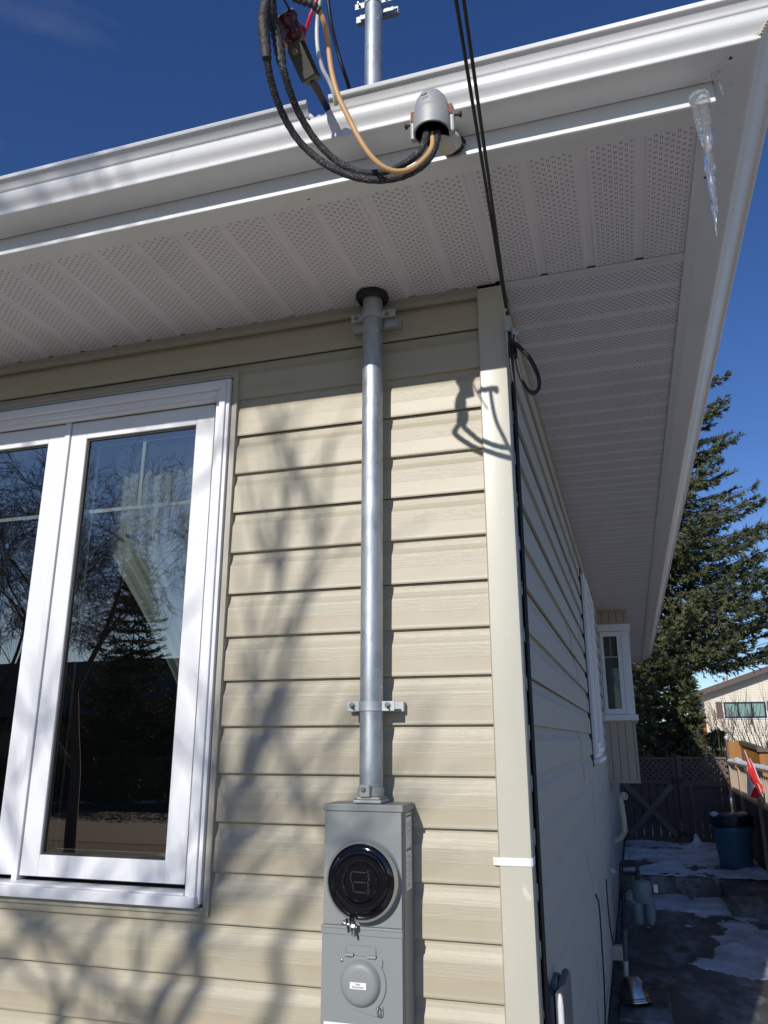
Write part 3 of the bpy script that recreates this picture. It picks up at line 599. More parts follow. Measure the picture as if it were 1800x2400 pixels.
em.build('embossed_arc', D.materials['paler black edge'], dco, smooth=40); em = MB()
rnd = random.Random(9)
for i in range(34): em.rev([(.0011, 0), (.0006, .0012), (0, .0014)], (MC.x+.021+rnd.uniform(-.0028, .0028), BF-.0333, MC.z-.026+.0016*i), (0, -1, 0), 6)
em.build('embossed_mark', simple('paler black plastic', (.05, .05, .055), .3), dco, smooth=40)
for an in (R(142), R(20)):
    em = MB()
    for k in range(5): em.rev([(.0016, 0), (.0008, .0015), (0, .0018)], (MC.x+.0735*math.cos(an)+rnd.uniform(-.004, .004), BF-.0255, MC.z+.0735*math.sin(an)+rnd.uniform(-.004, .004)), (0, -1, 0), 6)
    em.build('embossed_dots', D.materials['paler black plastic'], dco, smooth=40)
wn = MB(); q = Vector((-.4235, BF-.022, 1.586))
for dx in (-.0055, .0035): wn.obox(q+Vector((dx, 0, -.010)), Vector((1, 0, .25)).normalized(), Vector((0, 1, 0)), Vector((-.25, 0, 1)).normalized(), .0013, .008, .015)
wn.tube([q+Vector((-.020, 0, -.003)), q+Vector((.018, 0, -.012))], .0032, 10); wn.rev([(.008, 0), (.0085, .008), (.005, .011), (0, .011)], q+Vector((.006, 0, -.010)), (1, 0, -.25), 8); wn.obox(q+Vector((.011, 0, -.021)), Vector((1, 0, 0)), Vector((0, 1, 0)), Vector((0, 0, 1)), .002, .004, .012)
wn.rev([(.005, 0), (.003, .007), (0, .009)], q+Vector((-.014, 0, -.004)), (-1, 0, .2), 8)
wn.build('ring_screw', M['bolt'], mbx, smooth=35)
# disconnect door
DZ = 1.4525; dp = MB()
pl = [(-.366, 1.5065), (-.349, 1.5065), (-.3465, 1.503), (-.3465, 1.488)]
for i in range(9):
    an = R(38-11.5*i); pl.append((-.4005+.0625*math.cos(an), 1.452+.0625*math.sin(an)))
pl += [(-.3455, 1.408), (-.3455, 1.388), (-.352, 1.386), (-.378, 1.389)]
for i in range(11): an = R(-112-12.5*i); pl.append((-.4005+.0545*math.cos(an), 1.452+.0565*math.sin(an)))
pl += [(-.420, 1.5085)]
nv = len(pl); dp.v = [(x, BF-.0026, z) for x, z in pl]+[(x, BF-.0062, z) for x, z in pl]
dp.f = [tuple(range(nv, 2*nv))]+[(i, (i+1) % nv, nv+(i+1) % nv, nv+i) for i in range(nv)]
dpo = dp.build('disconnect_door', M['box_grey'], mbx, bevel=.001)
dm = MB(); dm.rev([(.0505, .006), (.0495, .0075), (.047, .0125), (.043, .0175), (.037, .0200), (.028, .0208), (0, .0210)], (-.4005, BF, 1.4525), (0, -1, 0), 64); dm.build('dome', M['box_grey'], dpo, smooth=50)
hg = MB()
pts = [(-.4385, 1.508), (-.4385, 1.524), (-.4365, 1.530), (-.430, 1.5325), (-.372, 1.5325), (-.3655, 1.530), (-.3635, 1.524), (-.3635, 1.508)]
hg.tube([(x, BF-.003, z) for x, z in pts], .0014, 6); hg.box(-.437, -.365, BF-.0040, BF-.0026, 1.509, 1.531)
hg.tube([(-.4385, BF-.0062, 1.5105), (-.4185, BF-.0062, 1.5105)], .0042, 10); hg.tube([(-.3835, BF-.0062, 1.5085), (-.3625, BF-.0062, 1.5085)], .0042, 10); hg.build('hinge', M['box_grey'], mbx, smooth=40)
b = MB(); b.rev([(.0038, 0), (.0034, .002), (.0018, .0032), (0, .0034)], (-.449, BF-.0026, 1.497), (0, -1, 0), 12); b.build('screw', M['bolt'], mbx, smooth=40)
b = MB(); b.tube([(-.3535+.004*math.cos(a_), BF-.008-.004*(a_ % 2), 1.3985+.010*math.sin(a_)) for a_ in [i*.55 for i in range(12)]], .0011, 6); b.build('seal_wire', M['bolt'], mbx)
b = MB(); b.box(-.4215, -.3815, BF-.0222, BF-.0212, 1.4440, 1.4580); lb = b.build('name_label', M['label'], dpo); text('Main\nDisconnect', .0062, (-.4015, BF-.0224, 1.4511), (1, 0, 0), (0, 0, 1), 'lettering', M['ink'], dpo)
b = MB(); b.box(-.492, -.352, BF-.0036, BF-.0026, 1.330, 1.3665); b.build('warning_label', M['label'], mbx); text('120/240V', .014, (-.445, BF-.0040, 1.352), (1, 0, 0), (0, 0, 1), 'lettering', M['ink'], mbx)
b = MB(); b.box(BX1-.0008, BX1+.0006, -.079, -.030, 1.6480, 1.8230); b.build('rating_label', M['label_dull'], mbx)
ink = MB(); rnd = random.Random(5)
for i in range(45):
    z = 1.812-.00365*i
    if i in (18, 26): continue
    if i == 19: ink.box(BX1+.0006, BX1+.0012, -.078, -.031, z, z+.0006); continue
    if i < 2 or i in (20, 21, 22, 23): continue
    a = -.075+rnd.uniform(0, .010); y = a
    while y < -.040:
        l = rnd.uniform(.002, .006)
        if rnd.random() < .62: ink.box(BX1+.0006, BX1+.0009, y, min(y+l, -.036), z, z+.0009)
        y += l+.0015
ink.build('small_print', M['ink'], mbx)
text('MICROLECTRIC', .0062, (BX1+.0008, -.0545, 1.8170), (0, 1, 0), (0, 0, 1), 'lettering', M['ink'], mbx); text('MICROLECTRIC', .0062, (BX1+.0008, -.0545, 1.7385), (0, 1, 0), (0, 0, 1), 'lettering', M['ink'], mbx)
b = MB(); b.box(BX1-.0005, BX1+.0012, -.1005, -.098, 1.08, 1.829); b.box(BX1-.0005, BX1+.0016, -.016, -.014, 1.08, 1.829); b.build('side_seam', M['box_grey'], mbx)

# ------------------------------------------------------------------ old service head on its pipe
HY = -.735
hc = at(1012, 268, 'y', HY)
sh = thing('weatherhead', (hc.x, -.6, hc.z-.05), 'weathered cast aluminium dome hood with rusty side bolts standing off the fascia', 'weatherhead')
K = .96
b = MB(); hd = []
r_ = .0405*K
b.rev([(r_*1.04, -.045), (r_*1.05, -.042), (r_*1.035, -.004), (r_*1.03, .0), (r_*.985, .0025), (r_*.985, .010), (r_*.95, .024), (r_*.86, .037), (r_*.70, .0485), (r_*.48, .056), (r_*.22, .0595), (0, .060)], (hc.x, HY, hc.z-.006), (0, 0, 1), 48, ref=(1, 0, 0)); b.build('hood', M['cast'], sh, smooth=35)
mg = simple('rusty gasket', (.25, .085, .05), .8, 0, .3, 60)
for s in (-1, 1):
    b = MB(); b.box(min(hc.x+s*r_*.90, hc.x+s*(r_*1.02+.009)), max(hc.x+s*r_*.90, hc.x+s*(r_*1.02+.009)), HY-.002, HY+.014, hc.z-.055, hc.z+.012); b.build('side_lug', M['cast'], sh, bevel=.004)
    b = MB(); b.box(min(hc.x+s*r_*.90, hc.x+s*(r_*1.02+.0065)), max(hc.x+s*r_*.90, hc.x+s*(r_*1.02+.0065)), HY-.0048, HY-.0022, hc.z-.012, hc.z+.014); b.build('gasket_edge', mg, sh, bevel=.002)
for s in (-1, 1):
    b = MB(); b.rev([(.003, 0), (.003, .010), (.0065, .010), (.006, .015), (0, .016)], (hc.x+s*(r_*1.03+.008), HY+.010, hc.z-.006), (s, 0, -.1), 10); b.build('side_bolt', M['rustbolt'], sh, smooth=30)
b = MB(); b.tube(smoothpath([(hc.x+.013, HY+.012, hc.z-.030), (hc.x+.018, HY+.03, hc.z-.043), (hc.x+.018, -.665, hc.z-.022), (hc.x+.0155, -.61, 3.330), (hc.x+.0155, -.574, 3.338)], 6), [.0150+.0009*min(i, 9) for i in range(25)], 24); b.build('pipe_stub', M['pipe_paint'], sh, smooth=50)
b = MB(); q = Vector((hc.x+.0185, -.584, 3.334)); b.rev([(.020, .002), (.027, .003), (.028, .006), (.024, .008)], q, (0, -1, 0), 22); b.v = [(x+.004*noise.noise(Vector((x*70, y, z*70))), y, z+.004*noise.noise(Vector((x*70, y+4, z*70)))) for x, y, z in b.v]; b.build('flashing', M['putty'], sh, smooth=50)
b = MB(); b.rev([(r_*.93, -.0515), (0, -.0515)], (hc.x, HY, hc.z), (0, 0, -1), 30); b.v = [(x, y, hc.z-.0517) for x, y, z in b.v]; b.build('hood_shade_disc', M['ink'], sh)  # black disc on the closed underside stands for the shade inside the hood
mk = Vector((-.10, -.96, .27)).normalized()
c0 = Vector((hc.x-.008, HY-r_*.90, hc.z+.0235)); xd = Vector((1, -.16, 0)).normalized(); yd = Vector((0.05, .52, .85)).normalized()
text('3', .011, c0+xd*.004, xd, yd, 'cast_number', M['ink'], sh, .0008)
dd = MB(); cq = c0-yd*.011+xd*.002-Vector((0, .002, 0)); dia = [cq+xd*.0065, cq+yd*.0035+xd*.0015, cq-xd*.0065, cq-yd*.0035-xd*.0015]
for i in range(4): dd.bar(dia[i], dia[(i+1) % 4], .0009, .0009)
dd.build('cast_diamond', M['ink'], sh)

# ------------------------------------------------------------------ service cables
def path3(L): return smoothpath([at(u, v, 'y', y) for u, v, y in L], 7)
def fuzz(mb, pts, r, n, seed, ln=.012):
    rnd = random.Random(seed)
    for i in range(n):
        p = pts[rnd.randrange(3, len(pts)-1)]; d = Vector((rnd.uniform(-1, .2), rnd.uniform(-1, .4), rnd.uniform(-.3, .8))).normalized(); q = p+d*r*.8; e = q+d*rnd.uniform(.2, 1)*ln
        s_ = Vector((0, 0, .0004)); mb.quad(q-s_, q+s_, e)
LA = [(1024, 292, -.735), (1024, 325, -.74), (1012, 362, -.75), (985, 392, -.77), (940, 414, -.775), (885, 422, -.775), (825, 413, -.775), (765, 386, -.785), (712, 343, -.805), (677, 295, -.835), (651, 240, -.875), (634, 185, -.91), (624, 130, -.94)]
LB = [(1000, 290, -.735), (998, 322, -.75), (982, 358, -.765), (940, 388, -.765), (895, 404, -.765), (845, 404, -.765), (790, 378, -.775), (741, 330, -.795), (703, 270, -.835), (680, 215, -.875), (665, 165, -.905), (659, 140, -.91)]
cab = thing('service_cable', at(1024, 292, 'y', -.735), 'outer frayed black braided cable drooping lowest from the service head, taped at its upper end', 'cable', 'black braided service cables')
pa = path3(LA); b = MB(); rip = lambda i, k: 1+.06*math.sin(i*1.9+k); b.tube(pa, .0078, 10, fn=rip); fuzz(b, pa, .0078, 240, 1); b.build('braided_sheath', M['braid'], cab, smooth=60)
ta = path3([(625, 138, -.938), (621, 95, -.945), (617, 50, -.955), (624, 8, -.965), (633, -50, -.98)]); b = MB(); rnd = random.Random(3); rr = [.0095+.0012*rnd.random()+.0022*math.sin(min(1, i/12)*math.pi*.5) for i in range(len(ta))]; b.tube(ta, rr, 10, fn=lambda i, k: 1+.08*math.sin(i*2.3+k*1.7)); b.build('tape_wrap', M['tape'], cab, smooth=60)
cab2 = thing('service_cable', at(1003, 292, 'y', -.735), 'inner black braided cable just above the lower one, its taped end touching the insulator', 'cable', 'black braided service cables')
pb = path3(LB); b = MB(); b.tube(pb, .0076, 10, fn=rip); fuzz(b, pb, .0076, 240, 2); b.build('braided_sheath', M['braid'], cab2, smooth=60)
tb = path3([(660, 148, -.908), (653, 105, -.915), (645, 62, -.93), (634, 20, -.955), (636, -50, -.975)]); b = MB(); rr = [.0088+.0012*rnd.random()+.0030*math.sin(min(1, i/10)*math.pi*.5) for i in range(len(tb))]; b.tube(tb, rr, 10, fn=lambda i, k: 1+.09*math.sin(i*2.1+k*1.7)); b.build('tape_wrap', M['tape'], cab2, smooth=60)
tn = thing('neutral_cable', at(1013, 330, 'y', -.74), 'tan jacketed cable curving down from black tape to the service head', 'cable')
pt = path3([(1013, 300, -.735), (1012, 345, -.75), (985, 381, -.775), (950, 400, -.79), (915, 399, -.805), (880, 377, -.82), (848, 335, -.835), (815, 272, -.85), (792, 222, -.86), (777, 165, -.87), (769, 105, -.88), (762, 60, -.92), (748, 22, -.94)]); b = MB(); b.tube(pt, .0056, 12); b.build('jacket', M['tan'], tn, smooth=60)
px = path3([(750, 26, -.939), (732, 10, -.95), (708, 2, -.96), (688, -8, -.97), (660, -40, -.99)]); b = MB(); b.tube(px, [.0075+.0015*math.sin(i*1.7) for i in range(len(px))], 10, fn=lambda i, k: 1+.1*math.sin(i*2.1+k*1.7)); b.build('tape_wrap', M['tape'], tn, smooth=60)
b = MB(); b.tube(path3([(748, -40, -.84), (742, 0, -.83), (726, 42, -.82), (714, 90, -.80), (709, 140, -.79), (712, 190, -.785)]), .0044, 10)
tag(b.build('red_wire', M['red'], loc=at(742, 0, 'y', -.83), smooth=60), 'bright red insulated wire passing behind the insulator bracket', 'wire')
b = MB(); b.tube(path3([(757, -40, -.80), (750, 0, -.79), (743, 60, -.77), (745, 115, -.76), (756, 160, -.74), (772, 192, -.72), (784, 225, -.70), (786, 262, -.67)]), .0048, 10)
tag(b.build('white_wire', M['wire_white'], loc=at(750, 0, 'y', -.79), smooth=60), 'white insulated wire curving down behind the tan cable', 'wire')
b = MB(); b.tube(path3([(768, -40, -.74), (769, 0, -.73), (776, 55, -.71), (790, 115, -.68), (804, 162, -.66), (818, 205, -.63), (826, 245, -.61)]), .0045, 10)
tag(b.build('black_wire', M['black'], loc=at(769, 0, 'y', -.73), smooth=60), 'smooth black wire disappearing behind the gutter left of the mast', 'wire')
b = MB(); b.tube(path3([(640, -70, -1.05), (664, -6, -.97), (676, 17, -.93), (688, 38, -.90), (700, 60, -.875)]), .0028, 8)
tag(b.build('support_wire', M['black'], loc=at(664, -6, 'y', -.97), smooth=60), 'thin dark support wire looped over the brown insulator', 'wire')
# insulator
A = at(667, 37, 'y', -.905); B_ = at(700, 103, 'y', -.865); ax = (B_-A).normalized(); ln = (B_-A).length
ins = thing('insulator', at(768, 256, 'y', -.64), 'brown glazed porcelain spool insulator on a rusted rod above the gutter notch', 'insulator')
b = MB(); r_ = .0262
b.rev([(r_*.55, -.001), (r_*.95, 0), (r_*1.02, ln*.08), (r_*1.02, ln*.2), (r_*.86, ln*.28), (r_*.78, ln*.38), (r_*.84, ln*.47), (r_*1.05, ln*.58), (r_*1.12, ln*.70), (r_*1.06, ln*.80), (r_*.80, ln*.93), (r_*.5, ln)], A, ax, 36); b.build('spool', M['porcelain'], ins, smooth=55)
b = MB(); b.rev([(r_*.3, -.004), (r_*.88, -.0035), (r_*.92, -.001), (r_*.92, .0005)], A, ax, 30); b.build('spool_cap', M['galv_dull'], ins, smooth=40)
b = MB(); c1 = at(686, 96, 'y', -.875); c2 = at(727, 186, 'y', -.83); d = (c2-c1).normalized(); sd = Vector((1, 0, .0)); sd = (sd-d*sd.dot(d)).normalized(); nn_ = sd.cross(d).normalized()
if nn_.y > 0: nn_ = -nn_
L_ = (c2-c1).length; mid = (c1+c2)/2; hw = .0175
b.obox(mid+nn_*.012, d, sd, nn_, L_/2, hw, .0016); b.obox(mid-nn_*.030, d, sd, nn_, L_/2, hw, .0016)
b.obox(c2-nn_*.009, d, sd, nn_, .0016, hw, .021); b.rev([(hw, .0103), (hw, .0135)], c1, nn_, 24); b.build('bracket', M['iron'], ins, bevel=.002)
b = MB(); q = c1+d*.028; b.rev([(.0068, .0135), (.0068, .022), (.005, .026), (0, .026)], q, nn_, 12); b.tube([q+nn_*.012, q-nn_*.034], .004, 8); b.build('bolt', M['brass'], ins, smooth=30)
b = MB(); b.tube([c2-nn_*.009-d*.004, at(745, 212, 'y', -.755), at(768, 256, 'y', -.64), at(773, 268, 'y', -.58)], [.0085, .0078, .0072, .0072], 12); b.build('rod', M['rust'], ins, smooth=50)

# ------------------------------------------------------------------ telephone drop at the corner
tc_ = thing('drop_cable', (.012, -.05, 3.2), 'pair of flat black drop cables slanting down over the eave to the house corner', 'cable')
a0 = Vector((.010, -.045, 3.212)); a1 = at(1078, 0, 'y', -1.0); dv = a1-a0
for off, sag in ((-.006, 0), (.006, .002)):
    pts = []
    for i in range(14):
        t_ = i/13*2.6; k = min(t_, 1)
        p = a0+dv*t_+Vector((off*(.25+.9*k), 0, -.010*t_*(1-t_)*1.5 if t_ < 1 else 0)); pts.append(p)
    b = MB(); b.tube(pts, .0037, 8, flat=.7); b.build('strand', M['black'], tc_, smooth=60)
b = MB(); vx, vy = .0175, .030
pts = [(.012, -.045, 3.20), (.014, -.03, 3.13), (.012, .010, 3.04)]+[(.0085, .0535, z) for z in (2.95, 2.6, 2.2, 1.8, 1.5, 1.2, .7)]
b.tube(smoothpath(pts, 4), .0042, 8, flat=1.4); tag(b.build('corner_cable', M['black'], loc=(.012, .02, 2), smooth=60), 'black cable running straight down beside the beige corner post', 'cable')
ck = thing('drop_clamp', (.012, -.05, 3.17), 'grey wedge clamp and hook holding the drop cables at the corner', 'clamp')
q = at(1191, 758, 'y', -.045); b = MB(); b.obox(q, Vector((1, 0, 0)), Vector((0, 1, 0)), Vector((.06, 0, 1)).normalized(), .0065, .006, .024); b.build('wedge', M['galv_dull'], ck, bevel=.002)
b = MB(); p0 = at(1206, 778, 'y', -.02); b.rev([(.012, 0), (.012, .004), (.005, .006), (0, .006)], p0, (.6, -.8, 0), 14); b.build('hook_plate', M['galv_dull'], ck, smooth=40)
b = MB(); b.tube(path3([(1195, 782, -.045), (1194, 810, -.045), (1197, 850, -.042), (1203, 895, -.035)]), .0045, 8); b.tube(path3([(1204, 785, -.04), (1201, 840, -.03), (1200, 880, -.02)]), .003, 8); b.build('hook', M['blackiron'], ck, smooth=60)
b = MB(); b.tube(path3([(1197, 800, -.045), (1215, 812, -.055), (1240, 838, -.07), (1258, 872, -.085), (1264, 898, -.09), (1260, 915, -.085), (1246, 921, -.07), (1232, 908, -.06), (1219, 880, -.05), (1211, 845, -.04), (1206, 805, -.03)]), .0042, 8, flat=1.5)
tag(b.build('cable_loop', M['black'], loc=(.03, -.05, 3.0), smooth=60), 'black drip loop hanging from the clamp at the house corner', 'cable')
b = MB(); q = at(1200, 2020, 'y', -.0235)
b.sweep([[(-.094, y, z), (-.081, -.023, z-.0), (-.04, -.0222, z), (-.003, -.0228, z+.0005), (.0025, -.019, z+.001), (.004, .012, z+.003)] for z, y in ((1.7065, -.016), (1.7250, -.018))])
o = b.build('tape_strip', M['label'], loc=(-.045, -.02, 1.715)); o.modifiers.new('thickness', 'SOLIDIFY').thickness = .0006; tag(o, 'short strip of white tape wrapped round the corner post', 'tape')

# ------------------------------------------------------------------ icicles
def icicle(pts, rs, label, seed):
    b = MB(); p = smoothpath([Vector(q) for q in pts], 10); n = len(p); rr = []
    for i in range(n):
        f = i/(n-1)*(len(rs)-1); k = int(min(f, len(rs)-2)); r = rs[k]+(rs[k+1]-rs[k])*(f-k)
        rr.append(max(.0006, r*(1+.16*math.sin(i*1.9+seed)+.10*math.sin(i*.8))))
    b.tube(p, rr, 14, fn=lambda i, k: 1+.13*math.sin(k*1.7+i*.5+seed)+.08*math.sin(i*1.3+k)); o = b.build('icicle', M['ice'], loc=p[0], smooth=60)
    tag(o, label, 'icicle', 'icicles at the gutter corner'); return o
I = lambda u, v, y=-.583: at(u, v, 'y', y)
icicle([I(1646, 232), I(1653, 280), I(1659, 350), I(1666, 420), I(1675, 490), I(1680, 552)], [.0105, .0102, .0095, .0082, .0052, .001], 'longest clear icicle, a thick bumpy spike hanging at the end of the lit fascia lip', 1)
icicle([I(1626, 240, -.586), I(1634, 275, -.586), I(1641, 315, -.586), I(1648, 345, -.586)], [.0075, .0066, .0052, .0012], 'thinner icicle fused along the left side of the longest one', 2)
icicle([I(1676, 128, -.6), I(1680, 150, -.6), I(1686, 190, -.6), I(1695, 223, -.6)], [.0068, .0055, .0038, .0010], 'short clear icicle hanging higher up beside the dark screw', 3)
icicle([I(1668, 138, -.6), I(1667, 160, -.6), I(1668, 182, -.6)], [.0045, .003, .0008], 'stubby ice bead left of the short upper icicle', 4)
icicle([I(1725, 112, -.62), I(1726, 126, -.62), I(1727, 138, -.62)], [.0035, .0025, .0007], 'tiny ice drip right of the short upper icicle', 5)
b = MB(); q = I(1640, 232, -.585); b.rev([(.004, -.014), (.013, -.012), (.020, -.004), (.019, .006), (.009, .011), (0, .011)], q, (0, .15, 1), 20); b.v = [(x+.005*noise.noise(Vector((x*60, y*60, z*60))), y, z+.003*noise.noise(Vector((x*60, y*60+3, z*60)))) for x, y, z in b.v]
tag(b.build('ice_cap', M['ice'], loc=q, smooth=70), 'lump of ice frozen on the fascia corner above the longest icicle', 'ice')

# ------------------------------------------------------------------ side wall fittings
nid = thing('telephone_box', (0, .2, .8), 'dark grey telephone box on the side wall at the bottom edge', 'utility box')
b = MB(); b.box(-.006, .021, .085, .30, .80, 1.405); b.build('back_box', M['nid'], nid, bevel=.006)
b = MB(); b.box(.0215, .046, .10, .33, .79, 1.41); b.build('lid', M['nid'], nid, bevel=.011)
b = MB(); b.box(.014, .026, .13, .16, 1.400, 1.428); b.build('latch', M['nid'], nid, bevel=.002)
for z in (1.335, 1.305): b = MB(); b.box(-.002, .034, .070, .0995, z, z+.004); b.build('hinge_rib', M['nid'], nid)
b = MB(); b.tube([(.043, .040, z) for z in (1.424, 1.416, 1.40, 1.2, .9, .31)], [.002, .0055, .0072, .0074, .0074, .0074], 18); tag(b.build('white_downpipe', M['whitepipe'], loc=(.043, .04, .3), smooth=60), 'white round-topped plastic pipe in front of the grey telephone box', 'pipe')
gm = thing('gas_meter', (.14, 4.8, .3), 'pale grey gas meter with dark pipes against the side wall', 'gas meter')
GY = 4.85; G = lambda u, v, y=GY: at(u, v, 'y', y)
b = MB(); c0 = G(1506, 2092)
g_ = 1.42
b.rev([(.045*g_, -.045*g_), (.052*g_, -.03*g_), (.052*g_, .035*g_), (.046*g_, .055*g_), (.02*g_, .065*g_), (0, .065*g_)], (c0.x-.004, GY, c0.z), (0, 0, 1), 20)
b.box(c0.x-.062*g_, c0.x+.060*g_, GY-.05, GY+.05, c0.z-.052*g_, c0.z-.040*g_)
for dx in (-.032*g_, .030*g_): b.rev([(.004, -.165*g_), (.020*g_, -.155*g_), (.028*g_, -.12*g_), (.030*g_, -.05*g_), (.029*g_, -.02*g_)], (c0.x+dx, GY, c0.z), (0, 0, 1), 18)
b.rev([(.012, -.05), (.040, -.045), (.042, .01), (.015, .02)], (c0.x-.068*g_, GY, c0.z-.012), (0, 0, 1), 16)
b.build('body', M['gasgrey'], gm, smooth=40, bevel=.002)
b = MB(); q = G(1536, 2082); b.box(q.x-.014, q.x+.018, GY-.02, GY+.02, q.z-.030, q.z+.026); b.build('index', M['label_dull'], gm, bevel=.004)
b = MB(); w0 = G(1456, 2020); w1 = G(1493, 2020)
b.tube(smoothpath([G(1456, 2065), G(1455, 2030), G(1461, 2020), G(1486, 2019), G(1493, 2026), G(1494, 2062)], 4), .0125, 12); b.tube([G(1457, 2046), G(1493, 2046)], .0115, 12)
b.tube([G(1459, 2062), G(1461, 2110), G(1462, 2200)], .0165, 12); b.rev([(.020, -.02), (.030, -.008), (.030, .012), (.018, .022)], G(1462, 2085), (0, 0, 1), 14)
for v in (2068, 2110, 2140, 2165): b.rev([(.020, -.006), (.020, .006)], G(1461, v), (0, 0, 1), 12)
b.tube([G(1494, 2040), G(1495, 2066)], .017, 12); b.build('riser_pipe', M['gaspipe'], gm, smooth=40)
b = MB(); b.tube([G(1470, 2087), G(1487, 2088)], .006, 8); b.build('link_rod', M['bolt'], gm)
b = MB(); a = at(1427, 2044, 'y', 4.4); b.tube([a, a+Vector((.055, 0, 0))], .009, 10); b.rev([(.018, 0), (.018, .006)], a+Vector((.03, -.02, .012)), (0, -1, .3), 8); b.tube([a+Vector((.02, 0, 0)), a+Vector((.02, -.02, -.03))], .006, 8)
tag(b.build('hose_tap', M['galv_dull'], loc=a, smooth=40), 'small metal hose tap on the side wall left of the gas pipes', 'tap')
vp = thing('vent_pipe', (.08, 5.9, 1.1), 'cream plastic vent pipe elbowed out of the side wall under the bay', 'pipe')
V = lambda u, v, y=5.9: at(u, v, 'y', y)
b = MB(); b.tube(smoothpath([V(1437, 1972), V(1452, 1965), V(1462, 1948), V(1461, 1920), V(1455, 1885), V(1455, 1870), V(1463, 1862)], 5), .028, 18); b.build('pipe', M['pvc'], vp, smooth=50)
b = MB(); b.rev([(.030, -.012), (.034, -.010), (.034, .010), (.030, .012)], V(1455, 1888), (0, 0, 1), 18); b.build('coupling', M['pvc'], vp, smooth=40); b = MB(); b.rev([(.030, -.010), (.034, -.008), (.034, .008), (.030, .010)], V(1462, 1950), (-.2, 0, 1), 18); b.build('coupling', M['pvc'], vp, smooth=40); b = MB(); b.rev([(.024, 0), (.034, 0), (.034, .016), (.026, .018), (.026, .002), (0, .002)], V(1462, 1866), (.55, -.8, .25), 20); b.build('end_hub', M['pvc'], vp, smooth=40)
pl_ = thing('conduit_drop', (.07, 4.3, .3), 'grey and white plastic conduit dropping from a small cream box at the wall foot', 'conduit')
U = lambda u, v, y=4.3: at(u, v, 'y', y)
b = MB(); b.tube([U(1464, 2180), U(1466, 2254)], .017, 14); b.build('grey_section', M['greypipe'], pl_, smooth=40)
b = MB(); b.tube([U(1466, 2252), U(1468, 2345)], .019, 14); b.build('white_section', M['whitepipe'], pl_, smooth=40)
b = MB(); q0 = U(1436, 2250); q1 = U(1459, 2218); b.box(q0.x-.02, q1.x, 4.29, 4.36, q0.z, q1.z); b.build('junction_box', M['pvc'], pl_, bevel=.004)
sb = thing('steel_dome', (.13, 4.0, .3), 'brushed stainless steel dome cap with rolled rim on the path', 'dome cap')
q = at(1489, 2358, 'z', .33)
q = Vector((.128, 4.05, .325))
b = MB(); b.rev([(.098, .012), (.094, .045), (.086, .085), (.070, .120), (.045, .143), (.02, .152), (0, .153)], q, (-.12, .15, 1), 40); b.build('dome', M['steel'], sb, smooth=50)
b = MB(); b.rev([(.098, .012), (.106, .010), (.109, .002), (.106, -.004), (.096, 0)], q, (-.12, .15, 1), 40); b.rev([(.0985, .018), (.101, .022), (.0985, .027)], q, (-.12, .15, 1), 40); b.build('rolled_rim', M['steel'], sb, smooth=50)
b = MB(); b.box(.03, .35, 3.7, 4.35, .30, .322); tag(b.build('paving_block', M['concrete'], loc=(.2, 4, .3), bevel=.006), 'low concrete pad under the stainless dome', 'paving slab')
for i, (L_, lab) in enumerate((([(1397, 2096), (1404, 2120), (1410, 2200), (1416, 2300), (1419, 2400)], 'thin black cable sagging down the side wall nearest the corner'), ([(1421, 2060), (1424, 2110), (1430, 2170), (1438, 2215)], 'short black cable on the side wall below the tap'))):
    b = MB(); b.tube(smoothpath([at(u, v, 'x', .012) for u, v in L_], 5), .004, 6); tag(b.build('wall_cable', M['black'], loc=at(*L_[0], 'x', .012)), lab, 'cable')

# ------------------------------------------------------------------ fence, gate, railing at the end of the passage
FY = 11.4
def lattice(mb, x0, x1, z0, z1, y, pitch=.088, w=.034, t=.006, axis='x'):
    for s in (1, -1):
        k = x0-(z1-z0)
        while k < x1+(z1-z0):
            pts = []
            a = (k, z0) if s == 1 else (k, z1); e = (k+(z1-z0), z1) if s == 1 else (k+(z1-z0), z0)
            xa, za = a; xb, zb = e
            def clip(xa, za, xb, zb):
                if xa < x0: f = (x0-xa)/(xb-xa); za += (zb-za)*f; xa = x0
                if xb > x1: f = (x1-xa)/(xb-xa); zb = za+(zb-za)*f; xb = x1
                return xa, za, xb, zb
            if xb > x0 and xa < x1:
                xa, za, xb, zb = clip(xa, za, xb, zb)
                if xb-xa > .01:
                    p, q = ((xa, y+.004*s, za), (xb, y+.004*s, zb)) if axis == 'x' else ((y+.004*s, xa, za), (y+.004*s, xb, zb))
                    mb.bar(p, q, t, w) if False else mb.bar(p, q, w, t, upv=(0, 1, 0) if axis == 'x' else (1, 0, 0))
            k += pitch
gt = thing('garden_gate', (.44, FY, .5), 'dark brown wooden gate with an X brace and lattice top', 'gate')
b = MB(); b.box(.025, .855, FY-.02, FY+.02, 1.705, 1.74); b.box(.025, .855, FY-.022, FY+.02, 1.345, 1.405); b.box(.02, .86, FY-.03, FY+.02, .515, .585); b.box(.025, .07, FY-.02, FY+.02, .585, 1.345); b.box(.79, .855, FY-.02, FY+.02, .585, 1.345); b.box(.025, .06, FY-.02, FY+.02, 1.405, 1.705); b.box(.80, .855, FY-.02, FY+.02, 1.405, 1.705); b.build('frame', M['brownwood'], gt, bevel=.003)
b = MB(); b.bar((.07, FY-.028, 1.345), (.80, FY-.028, .60), .085, .018, upv=(0, 1, 0)); b.build('brace', M['brace'], gt)
b = MB(); b.bar((.10, FY-.048, .60), (.78, FY-.048, 1.335), .085, .018, upv=(0, 1, 0)); b.build('brace', M['brace'], gt)
for i in range(6):
    x = .075+.122*i; b = MB(); b.box(x, x+.108, FY+.0205, FY+.035, .56, 1.40); b.build('board', M['brownwood'], gt)
